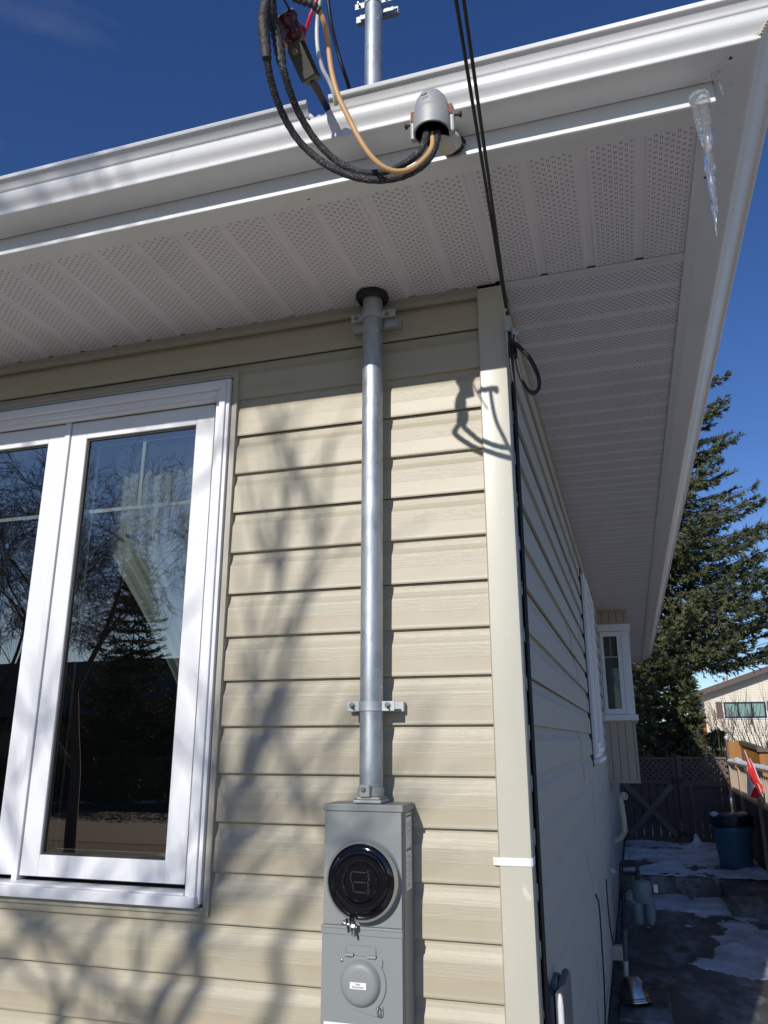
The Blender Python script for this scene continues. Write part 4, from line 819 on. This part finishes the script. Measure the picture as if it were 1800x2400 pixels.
b = MB(); lattice(b, .06, .80, 1.405, 1.705, FY); b.build('lattice', M['brownwood'], gt)
b = MB(); b.box(.79, .93, FY-.06, FY-.021, 1.36, 1.43); b.build('hinge', M['blackiron'], gt)
b = MB(); b.box(.79, .93, FY-.06, FY-.031, .60, .67); b.build('hinge', M['blackiron'], gt)
fp = thing('lattice_fence', (1.28, FY, .5), 'brown board fence panel with lattice top right of the gate, half in sunlight', 'fence')
b = MB(); b.box(.872, .945, FY-.05, FY+.05, .45, 1.765); b.build('post', M['brownwood'], fp, bevel=.004)
for z_ in ((1.715, 1.745, .03), (1.31, 1.405, .02), (.50, .58, .02)): b = MB(); b.box(.945, 1.60, FY-z_[2], FY+z_[2], z_[0], z_[1]); b.build('rail', M['brownwood'], fp, bevel=.003)
for i in range(6):
    x = .95+.107*i; b = MB(); b.box(x, x+.101, FY+.0205, FY+.035, .52, 1.36); b.build('board', M['brownwood'], fp)
b = MB(); lattice(b, .945, 1.60, 1.405, 1.715, FY); b.build('lattice', M['brownwood'], fp)
b = MB(); b.box(-.6, .022, FY-.02, FY+.02, .45, 1.72); tag(b.build('filler_board', M['brownwood'], loc=(-.3, FY, .5)), 'dark fence boards behind the bay, left of the gate', 'fence')
# railing fence along the right of the passage
RXX = 1.625
rl = thing('side_railing', (RXX, 8.5, .3), 'tan wooden railing with slim balusters and snowy top on the right of the passage', 'railing')
b = MB(); b.box(RXX-.02, RXX+.09, 4.0, 11.35, 1.655, 1.69); b.build('top_rail', M['tanwood'], rl, bevel=.004); b = MB(); b.box(RXX, RXX+.06, 4.0, 11.35, 1.235, 1.325); b.build('rail', M['tanwood'], rl, bevel=.004)
for y in (11.32, 10.25, 8.6, 6.9, 5.2): b = MB(); b.box(RXX-.012, RXX+.075, y-.045, y+.045, .30, 1.70); b.build('post', M['tanwood'], rl, bevel=.004)
y = 11.2
while y > 4.0:
    if min(abs(y-q) for q in (11.32, 10.25, 8.6, 6.9, 5.2)) > .07: b = MB(); b.box(RXX+.01, RXX+.035, y-.013, y+.013, 1.325, 1.60); b.build('baluster', M['tanwood'], rl)
    y -= .17
b = MB()
y = 11.3
while y > 4.0: b.box(RXX+.02, RXX+.04, y-.075, y+.070, .32, 1.24); y -= .15
b.build('boards', M['brownwood'], rl)
MB().box(RXX+.03, 3.4, 4.0, 10.9, 1.03, 1.10).build('deck_floor', M['brownwood'], rl)
b = MB(); N = 120
for j in range(N+1):
    y = 11.36-(11.36-4)*j/N; h = .032+.012*noise.noise(Vector((y*5, 0, 0)))+.03*max(0, noise.noise(Vector((y*2.3, 7, 0))))+(.03 if 10.2 < y < 10.6 else 0)
    for k in range(7):
        a = math.pi*k/6; b.v.append((RXX+.035-.058*math.cos(a), y, 1.688+h*math.sin(a)))
for j in range(N):
    for k in range(6): b.f.append((j*7+k, j*7+k+1, (j+1)*7+k+1, (j+1)*7+k))
tag(b.build('rail_snow', simple('fresh snow', (.75, .77, .8), .8, 0, .04, 8, bump=.4, bscale=30, dist=.01), loc=(RXX, 8, 1.69), smooth=80), 'ridge of white snow lying along the tan railing', 'snow')
# flag
fl = thing('flag', at(1770, 1850, 'y', 8.0), 'small red and white flag drooping from a thin stick on the railing', 'flag')
F = lambda u, v, y=7.95: at(u, v, 'y', y)
b = MB(); b.tube([F(1746, 1761), F(1757, 1790), F(1789, 1868)], .005, 8); b.rev([(.001, -.010), (.010, 0), (.001, .010)], F(1746, 1760), (0, 0, 1), 10); b.build('stick', M['wire_white'], fl, smooth=50)
def cloth(name, polyL, polyR, mat, amp=.012, ph=0):
    b = MB(); n = len(polyL); K = 10
    Lp = smoothpath([F(*q) for q in polyL], 4); Rp = smoothpath([F(*q) for q in polyR], 4)
    for a, c in zip(Lp, Rp):
        for i in range(K+1): t_ = i/K; p = a.lerp(c, t_); p.y += amp*math.sin(t_*6+ph); b.v.append(tuple(p))
    for j in range(len(Lp)-1):
        for i in range(K): q = j*(K+1)+i; b.f.append((q, q+1, q+K+2, q+K+1))
    b.build(name, mat, fl, smooth=80)
cloth('red_stripe', [(1751, 1778), (1751, 1795), (1758, 1825), (1769, 1841)], [(1756, 1776), (1765, 1795), (1776, 1825), (1783, 1836)], M['flagred'])
cloth('white_field', [(1751, 1795), (1751, 1825), (1751, 1850), (1753, 1866)], [(1752, 1797), (1758, 1825), (1768, 1840), (1762, 1860)], M['flagwhite'], ph=1)
cloth('white_edge', [(1756, 1777), (1766, 1797), (1777, 1826), (1783, 1836)], [(1758, 1777), (1769, 1797), (1780, 1826), (1786, 1836)], M['flagwhite'], .006, ph=2)
cloth('red_fly', [(1769, 1843), (1762, 1858), (1757, 1867)], [(1786, 1837), (1788, 1852), (1775, 1873)], M['flagred'], ph=3)
# bin
bn = thing('garbage_bin', (1.345, 9.1, .5), 'blue round plastic garbage bin with a dark liner bag in the fence corner', 'garbage bin')
bc = (1.345, 9.1, .50)
b = MB(); b.rev([(.185, 0), (.188, .01), (.225, .42), (.238, .425), (.240, .455), (.232, .47), (.236, .56), (.230, .56), (.224, .46), (.18, .02), (0, .02)], bc, (0, 0, 1), 40); b.build('tub', M['bin_blue'], bn, smooth=40)
b = MB(); b.rev([(.238, .42), (.262, .43), (.262, .446), (.238, .45)], bc, (0, 0, 1), 40, ref=(1, 0, 0), a0=-.35, a1=.35); b.rev([(.238, .42), (.262, .43), (.262, .446), (.238, .45)], bc, (0, 0, 1), 40, ref=(-1, 0, 0), a0=-.35, a1=.35); b.build('handle', M['bin_blue'], bn)
b = MB(); b.rev([(.243, .475), (.252, .50), (.250, .56), (.243, .60), (.20, .62), (.10, .615), (0, .61)], bc, (0, 0, 1), 36); b.v = [(x+.02*noise.noise(Vector((x*9, y*9, z*9))), y+.02*noise.noise(Vector((x*9, y*9+5, z*9))), z+.035*noise.noise(Vector((x*7, y*7, 2)))) for x, y, z in b.v]; b.build('liner_bag', M['bag'], bn, smooth=60)
b = MB(); b.rev([(.001, -.03), (.05, -.015), (.055, .01), (.03, .035), (0, .04)], at(1675, 1910, 'y', 9.0), (.2, 0, 1), 16); tag(b.build('snow_lump', M['snow'], loc=at(1675, 1910, 'y', 9.0), smooth=60), 'small lump of snow on the left rim of the blue bin', 'snow')
b = MB(); b.tube([at(1627, 1815, 'y', 11.2), at(1622, 1838, 'y', 11.15), at(1619, 1853, 'y', 11.1)], .006, 8); b.tube([at(1618, 1845, 'y', 11.1), at(1636, 1957, 'y', 10.9)], .009, 8); b.box(at(1619, 1853, 'y', 11.1).x-.012, at(1619, 1853, 'y', 11.1).x+.012, 11.08, 11.12, at(1619, 1857, 'y', 11.1).z, at(1619, 1845, 'y', 11.1).z)
tag(b.build('shovel', M['greypipe'], loc=at(1636, 1957, 'y', 10.9)), 'thin shovel handle leaning on the fence right of the gate post', 'shovel')
b = MB(); b.rev([(.16, 0), (.12, .05), (.06, .12), (.02, .20), (0, .22)], (1.02, 10.75, .49), (0, 0, 1), 18); b.v = [(x+.03*noise.noise(Vector((x*9, y*9, z*9))), y, z) for x, y, z in b.v]; tag(b.build('snow_heap', M['snow'], loc=(1.02, 10.75, .5), smooth=60), 'small pointed snow heap at the foot of the shovel handle', 'snow')

# ------------------------------------------------------------------ beyond the fence
def board_wall(mb, a, c, ztop_a, ztop_b, z0, w=.14, t=.02, gap=.006):
    a = Vector((*a, 0)); c = Vector((*c, 0)); d = c-a; n = max(1, int(d.length/w)); dn = d.normalized(); nrm = Vector((-dn.y, dn.x, 0))
    for i in range(n):
        f0 = i/n; f1 = (i+1)/n; p = a+d*(f0+f1)/2; zt = ztop_a+(ztop_b-ztop_a)*(f0+f1)/2
        mb.obox((p.x, p.y, (z0+zt)/2), dn, nrm, Vector((0, 0, 1)), d.length/n/2-gap/2, t/2, (zt-z0)/2)
og = thing('orange_fence', (1, 27, 1.4), 'bright orange cedar board fence far back between the tree and the cream house', 'fence')
b = MB(); board_wall(b, (-8, 27.5), (2.62, 27.5), 2.45, 2.45, 1.2, .15); b.build('boards', M['orangewood'], og); b = MB(); b.box(-8, 2.66, 27.44, 27.56, 2.45, 2.50); b.box(2.58, 2.70, 27.42, 27.54, 1.2, 2.6); b.build('cap_rail', M['orangewood'], og)
gf = thing('golden_fence', (2.3, 14, .6), 'golden stained board enclosure with a brown cap rail behind the snowy railing', 'fence')
b = MB(); board_wall(b, (1.90, 14.0), (2.13, 14.0), 1.97, 1.97, .5, .10, .02, .003); board_wall(b, (2.15, 14.0), (2.32, 13.2), 1.93, 1.84, .5, .10, .02, .003); board_wall(b, (2.32, 13.2), (5.2, 13.2), 1.80, 1.80, .5, .09, .02, .004); b.build('boards', M['goldwood'], gf)
b = MB(); b.obox((2.235, 13.6, 1.905), Vector((.17, -.8, -.09)).normalized(), Vector((.8, .17, 0)).normalized(), Vector((0, 0, 1)), .43, .05, .03); b.box(2.28, 5.2, 13.12, 13.28, 1.80, 1.86); b.box(1.88, 1.905, 13.95, 14.05, .5, 1.985); b.build('cap_rail', M['brownwood'], gf)
nh = thing('cream_house', (8, 40, 1.5), 'cream sided house with brown shutters and a gable roof behind the trees', 'house')
hx0, hx1, hy = 3.75, 14.0, 40.0; zt = lambda x: 4.28+(x-3.75)*.33 if x < 8.9 else 4.28+(8.9-3.75)*.33-(x-8.9)*.33
b = MB(); z = 1.45; 
pr_ = []
while z < 5.9:
    xs = hx0 if z < 4.28 else hx0+(z-4.28)/.33; xe = hx1 if z < 4.28 else 14.05-(z-4.28)/.33
    if xe > xs: b.sweep([[(xs, hy+y, zz_), (xe, hy+y, zz_)] for y, zz_ in ((.0, z), (-.022, z), (-.004, z+.125))])
    z += .125
b.quad((hx0, hy, 1.4), (hx0, hy+9, 1.4), (hx0, hy+9, 4.28), (hx0, hy, 4.28)); b.quad((hx1, hy, 1.4), (hx1, hy+9, 1.4), (hx1, hy+9, 4.28), (hx1, hy, 4.28))
b.build('wall', M['beigehouse'], nh)
b = MB(); pk = 8.9; zp = zt(8.9)+.12
for (xa, xb) in ((3.05, pk), (14.75, pk)):
    za = 4.1+.02; b.quad((xa, hy-.6, za), (xb, hy-.6, zp), (xb, hy+9.5, zp), (xa, hy+9.5, za)); b.quad((xa, hy-.6, za-.18), (xb, hy-.6, zp-.18), (xb, hy+9.5, zp-.18), (xa, hy+9.5, za-.18))
b.build('roof', M['shingle'], nh)
b = MB()
for (xa, xb) in ((3.05, pk), (14.75, pk)): b.sweep([[(xa, hy-.62, 4.12+d), (xb, hy-.62, zp+d)] for d in (-.24, .02)])
b.build('bargeboard', M['brownpaint'], nh)
b = MB(); b.rev([(.12, 0), (.12, .5)], (5.0, hy+1.5, 4.6), (0, 0, 1), 12); b.build('roof_vent', M['galv_dull'], nh)
k = 42.08/32.08; wx0 = at(1697, 1660, 'y', 39.97).x; wx1 = at(1795, 1660, 'y', 39.97).x; wz1 = at(1745, 1645, 'y', 39.97).z; wz0 = at(1745, 1683, 'y', 39.97).z
b = MB(); ring(b, wx0, wx1, wz0, wz1, .075, hy-.07, hy-.02); w3 = (wx1-wx0)/3
for i in (1, 2): b.box(wx0+w3*i-.035, wx0+w3*i+.035, hy-.07, hy-.02, wz0+.075, wz1-.075)
win = b.build('window_frame', M['darkframe'], nh)
for i in range(3): b = MB(); b.box(wx0+w3*i+.04+(.035 if i == 0 else 0), wx0+w3*(i+1)-.04, hy-.045, hy-.03, wz0+.08, wz1-.08); b.build('pane', M['greenglass'], win)
b = MB(); ring(b, wx0-.05, wx1+.05, wz0-.05, wz1+.05, .045, hy-.055, hy-.023); b.build('window_trim', M['white'], nh)
for xa in (wx0-.36, wx1+.07): b = MB(); b.box(xa, xa+.29, hy-.05, hy-.024, wz0, wz1+.02); b.build('shutter', M['brownpaint'], nh)

# ------------------------------------------------------------------ trees
def spruce(loc, H, base_r, label, group, mat, zlow=.6, seed=1, skew=(0, 0), dens=1.0, tuft=.30, shape=.85, asym=None, top_only=None):
    rnd = random.Random(seed); root = thing('spruce_tree', loc, label, 'tree', group); X, Y, Z = loc
    b = MB(); b.tube([(X, Y, Z-.1), (X+.03, Y, Z+H*.5), (X, Y, Z+H)], [H*.006+.02, H*.004, .01], 10); b.build('trunk', M['bark'], root, smooth=60)
    V = []; Fc = []; wood = MB()
    def needles(p, d, l, wd):
        nonlocal V, Fc
        s0 = d.orthogonal().normalized(); s1 = d.cross(s0)
        for q in range(9):
            a = rnd.uniform(0, 6.283); f = rnd.uniform(0, .85); rad = (s0*math.cos(a)+s1*math.sin(a))
            bpt = p+d*l*f; tip = bpt+(d*.75+rad*.75)*wd*rnd.uniform(.8, 1.3); sw = d.cross(rad)*wd*.20
            n = len(V); V += [tuple(bpt-sw), tuple(bpt+sw), tuple(tip)]; Fc.append((n, n+1, n+2))
        n = len(V); V += [tuple(p-s0*.012), tuple(p+s0*.012), tuple(p+d*l*1.05)]; Fc.append((n, n+1, n+2))
    z = zlow
    while z < H-.15:
        f = z/H; rmax = base_r*(1-f)**shape*(1+.12*math.sin(z*2.1+seed)); nb = max(5, int((9 if f < .6 else 7)*dens))
        a0 = rnd.uniform(0, 6.28)
        for i in range(nb):
            a = a0+6.283*i/nb+rnd.uniform(-.3, .3)
            Lb = rmax*rnd.uniform(.68, 1.15)
            if asym: Lb *= asym(a, z)
            if Lb < .15: continue
            dr = Vector((math.cos(a), math.sin(a), 0)); droop = (.36 if f < .6 else .15)*(1-f)+.04; ns = max(4, int(Lb/.26)); pts = []
            for j in range(ns+1):
                t_ = j/ns; pts.append(Vector((X, Y, Z+z))+dr*Lb*t_+Vector((0, 0, Lb*(-droop*t_+.62*droop*t_*t_*1.35+.12*t_**3)))+Vector((rnd.uniform(-.03, .03),)*3))
            wood.tube([pts[0], pts[ns//2], pts[-1]], [.012+.005*Lb, .009, .004], 5, caps=False)
            side_ = Vector((-dr.y, dr.x, 0))
            for j in range(1, ns+1):
                t_ = j/ns
                if t_ < .12 and Lb > 1.2: continue
                d0 = (pts[j]-pts[j-1]).normalized(); tl = tuft*(1.35-.55*t_)*(.75+.45*rnd.random())*(.7+.3*min(1, Lb))
                needles(pts[j], (d0+Vector((0, 0, .12))).normalized(), tl*.8, .085)
                for s in (-1, 1):
                    for kk in range(2):
                        tw = (d0*rnd.uniform(.5, .95)+side_*s*rnd.uniform(.55, .95)+Vector((0, 0, rnd.uniform(-.35, .25)))).normalized(); st_ = pts[j]-d0*rnd.uniform(0, .2)
                        L2 = tl*rnd.uniform(.8, 1.5)*(1.25-.5*t_)
                        needles(st_, tw, L2*.55, .075); mid_ = st_+tw*L2*.5; tw2 = (tw+d0*.35+Vector((0, 0, .10))).normalized(); needles(mid_, tw2, L2*.6, .075)
                        if Lb > 1.2 and rnd.random() < .75: tw3 = (tw-d0*.1+Vector((0, 0, -.55))+side_*s*rnd.uniform(-.3, .3)).normalized(); needles(mid_, tw3, L2*.5, .07)
        z += rnd.uniform(.20, .32)*(1 if f < .75 else .8)/dens**.5
    wood.build('branches', M['bark'], root)
    m = MB(); m.v = V; m.f = Fc; m.build('crown', mat, root); return root
asy = lambda a, z: 1.0+(.30*max(0, math.cos(a)) if 3.0 < z < 7.0 else 0)-(.72*max(0, math.cos(a))**.5 if z < 2.7 else 0)
asy = lambda a, z: (1+.70*max(0, math.cos(a))*math.exp(-((z-4.1)/.9)**2))*(1 if z > 2.9 or math.cos(a) < 0 else 1-.93*math.cos(a)**.4)
spruce((1.16, 14.7, .6), 13.6, 2.45, 'tall blue green spruce rising behind the house eave and the gate', 'spruces behind the gate', M['spruce'], .4, 3, asym=asy, shape=.56, tuft=.26, dens=1.2)
spruce((.05, 18.2, 1.0), 7.0, 1.6, 'darker lower spruce half hidden right behind the wooden gate', 'spruces behind the gate', M['spruce'], .3, 7, dens=1.1)
spruce((7.2, 22.0, 1.1), 6.4, 2.5, 'shorter spruce whose boughs enter from the right edge above the cream house', 'spruces behind the gate', M['spruce'], 3.7, 11)
spruce((2.22, 19.0, .95), 1.75, .36, 'small bright green young pine in front of the cream house', 'spruces behind the gate', M['pine'], .25, 5, dens=1.3, tuft=.13)
def shrub(loc, n, h, sp, label, seed, mat, name='shrub', group=None, rad=.010, br=5):
    rnd = random.Random(seed); b = MB(); X, Y, Z = loc
    for i in range(n):
        p = Vector((X+rnd.uniform(-sp, sp)*.5, Y+rnd.uniform(-.3, .3), Z)); d = Vector(((p.x-X)*.6+rnd.uniform(-.25, .25), rnd.uniform(-.2, .2), 1)).normalized(); hh = h*rnd.uniform(.7, 1.1)
        pts = [p+d*hh*t_/5+Vector((rnd.uniform(-.03, .03), rnd.uniform(-.03, .03), 0)) for t_ in range(6)]; b.tube(pts, [rad*(1-.14*t_) for t_ in range(6)], 4, caps=False)
        for k in range(br):
            q = pts[rnd.randrange(2, 6)]; d2 = (d+Vector((rnd.uniform(-.7, .7), rnd.uniform(-.5, .5), .1))).normalized(); b.tube([q, q+d2*hh*.18, q+(d2+Vector((0, 0, .5))).normalized()*hh*.38], [rad*.55, rad*.4, rad*.25], 3, caps=False)
    return tag(b.build(name, mat, loc=loc), label, 'shrub', group)
GR = 'bare shrubs in front of the cream house'
shrub((3.55, 33, 1.45), 26, 1.75, 1.5, 'bare reddish shrub under the left end of the far window', 1, M['twig'], group=GR, rad=.014)
shrub((5.4, 33.5, 1.45), 44, 1.9, 2.6, 'wider bare reddish shrub under the right end of the far window', 2, M['twig'], group=GR, rad=.014)
shrub((1.85, 15.0, .7), 46, 1.12, .9, 'dense grey twiggy bush just behind the lattice fence', 3, simple('grey twigs', (.10, .085, .06), .9), group='bare shrubs behind the fence', rad=.007)
shrub((.9, 13.2, .5), 16, 1.2, 1.3, 'sparse snowy twigs under the big spruce', 4, simple('pale twigs', (.16, .12, .09), .9), group='bare shrubs behind the fence', rad=.006)
# bare trees on the street side: their branches shade the wall and show in the window glass
def bare(loc, H, label, seed, lean=(0, 0), depth=6, weep=0.0, spread=.62, tw=1.0):
    rnd = random.Random(seed); root = thing('bare_tree', loc, label, 'tree', 'bare street trees'); wood = MB(); twg = MB()
    def grow(p, d, l, r, lev):
        n = 4; pts = [p]; q = p.copy(); dd = d.copy()
        for i in range(n):
            dd = (dd+Vector((rnd.uniform(-1, 1), rnd.uniform(-1, 1), rnd.uniform(-.6, .8)))*.16+Vector((0, 0, (.03 if lev < 3 else -weep)))).normalized(); q = q+dd*l/n; pts.append(q.copy())
        r1 = r*.62; (wood if lev < 3 else twg).tube(pts, [r+(r1-r)*i/n for i in range(n+1)], 8 if lev < 2 else 5 if lev < 4 else 3, caps=False)
        if lev >= depth: return
        nb = 3 if lev < 3 else 4
        for k in range(nb):
            t_ = rnd.uniform(.35, 1) if k else 1.0; idx = min(n, max(1, int(round(t_*n)))); b0 = pts[idx]
            e = dd.orthogonal().normalized(); g2 = dd.cross(e); a = rnd.uniform(0, 6.283); out = e*math.cos(a)+g2*math.sin(a); sp_ = spread*rnd.uniform(.6, 1.35)
            grow(b0, (dd+out*sp_).normalized(), l*rnd.uniform(.60, .82), max(.0040, r1*rnd.uniform(.55, .85)), lev+1)
    X, Y, Z = loc; grow(Vector(loc)-Vector((0, 0, .1)), Vector((lean[0], lean[1], 1)).normalized(), H*.30, H*.0115, 0)
    wood.build('trunk', M['bark'], root, smooth=60); twg.build('twigs', M['bark'], root); return root
# the street tree: its limbs run through the sunbeams that end on the wall (each limb 7 to 10 m out from the wall)
fork = Vector((-3.9, -6.1, 3.0))
tr_ = thing('bare_tree', (-4.3, -6.4, .27), 'leafless tree on the front lawn whose limbs shade the siding', 'tree', 'bare street trees')
b = MB(); b.tube(smoothpath([(-4.3, -6.4, .2), (-4.25, -6.35, 1.2), (-4.05, -6.2, 2.2), fork], 5), [.17-.004*i for i in range(16)], 12); b.build('trunk', M['bark'], tr_, smooth=60)
limbs = [([(390, 2212), (430, 2060), (470, 1900), (520, 1700), (600, 1480), (650, 1320), (690, 1200), (705, 1090), (716, 950)], 8.4, .030),
 ([(560, 2260), (600, 2060), (655, 1950), (720, 1860), (748, 1770), (800, 1700)], 9.2, .026),
 ([(-60, 2180), (60, 2020), (140, 1880), (185, 1720), (250, 1560), (270, 1400), (330, 1250)], 8.9, .019),
 ([(300, 2280), (350, 2180), (410, 2040), (480, 1850), (525, 1650), (565, 1440), (600, 1300), (625, 1200)], 7.8, .022),
 ([(-80, 1900), (40, 1985), (150, 2060), (250, 2140), (330, 2240)], 9.6, .025),
 ([(110, 2240), (90, 2050), (55, 1900), (20, 1760), (10, 1600)], 8.2, .015),
 ([(-50, 1500), (60, 1560), (150, 1500), (240, 1350), (300, 1180), (420, 1040), (500, 960)], 8.8, .012),
 ([(230, 2260), (300, 2120), (335, 1990), (420, 1880)], 8.0, .016), ([(430, 2010), (540, 1790), (640, 1650), (770, 1560)], 9.0, .015), ([(-60, 2080), (80, 2130), (210, 2200), (300, 2260)], 7.5, .013), ([(120, 2240), (190, 2060), (300, 1920), (440, 1800), (560, 1720)], 8.3, .017),
 ([(-60, 1120), (40, 1020), (90, 900), (100, 400), (130, 330)], 8.0, .022), ([(-40, 700), (30, 460), (50, 330)], 8.6, .022)]
rnd = random.Random(17)
for k_, (poly, t0, r0_) in enumerate(limbs):
    P0 = []
    for i, (u, v) in enumerate(poly):
        X = at(u*1.085, v*1.085, 'y', 0 if v > 600 else -.69); P0.append(X-SUN/abs(SUN.y)*(t0*.70+.2*math.sin(i*1.3+k_)))
    st0 = P0[0]; pre = [fork+(st0-fork)*f_+Vector((0, 0, -.35*math.sin(f_*3.14))) for f_ in (0, .33, .66)]
    pts = smoothpath(pre+P0, 5); n = len(pts); m0 = 15; wb = MB()
    wb.tube(pts, [r0_*.8*(1.9-.9*min(1, i/m0))*(1-.72*max(0, (i-m0)/(n-m0))) for i in range(n)], 7); wb.build('limb', M['bark'], tr_, smooth=60)
    tw = MB()
    for i in range(m0, n-1):
        for j in range(2):
            if rnd.random() < .10:
                d = (pts[i+1]-pts[i-1]).normalized(); o_ = Vector((rnd.uniform(-1, 1), rnd.uniform(-.5, .5), rnd.uniform(-.5, 1))); dd = (d+o_*.9).normalized(); L2 = rnd.uniform(.25, .7); q = pts[i]; pp_ = [q]
                for h in range(4): dd = (dd+Vector((rnd.uniform(-.25, .25), rnd.uniform(-.25, .25), rnd.uniform(-.15, .3)))).normalized(); q = q+dd*L2/4; pp_.append(q)
                tw.tube(pp_, [.009, .008, .0065, .005, .003], 4, caps=False)
                for h in (1, 2, 3): d3 = (dd+Vector((rnd.uniform(-.8, .8), rnd.uniform(-.8, .8), rnd.uniform(-.4, .8)))).normalized(); tw.tube([pp_[h], pp_[h]+d3*.16, pp_[h]+d3*.30+Vector((0, 0, .03))], [.006, .0045, .003], 3, caps=False)
    tw.build('twigs', M['bark'], tr_)
bare((-8.6, -9.4, .27), 8.8, 'leafless weeping tree on the lawn reflected in the window', 12, (.05, .05), 7, .07, .6)
bare((-13.6, -13.0, .27), 10.0, 'leafless tree furthest down the street', 21, (0, 0), 7, .05)
spruce((-15.5, -20.5, .27), 8.0, 2.3, 'dark evergreen across the street reflected in the window', 'evergreens across the street', M['spruce'], .6, 9, dens=.8, tuft=.4)
ah = thing('street_house', (-14, -24, .27), 'low brown house with dark roof across the street, reflected in the window', 'house')
b = MB(); b.box(-40, -3, -30, -22, .27, 2.9); b.build('wall', M['stucco_dark'], ah)
b = MB(); b.quad((-41, -21.3, 2.8), (-2, -21.3, 2.8), (-2, -26, 5.2), (-41, -26, 5.2)); b.quad((-41, -30.7, 2.8), (-2, -30.7, 2.8), (-2, -26, 5.2), (-41, -26, 5.2)); b.build('roof', M['shingle'], ah)
for x in (-30, -22, -14, -8): b = MB(); b.box(x, x+1.8, -22.02, -21.96, 1.2, 2.3); b.build('window', M['darkframe'], ah)
hd_ = MB(); rnd = random.Random(8)
for i in range(9000):
    p = Vector((rnd.uniform(-24, -4.8), rnd.uniform(-17.2, -16.2), .27+1.3*rnd.random()**.8)); d = Vector((rnd.uniform(-1, 1), rnd.uniform(-1, 1), rnd.uniform(-.3, 1))).normalized()*.14; s_ = d.orthogonal().normalized()*.03; hd_.quad(p-s_, p+s_, p+d)
tag(hd_.build('hedge', M['spruce'], loc=(-14, -16.7, .27)), 'low dark evergreen hedge across the street', 'hedge')
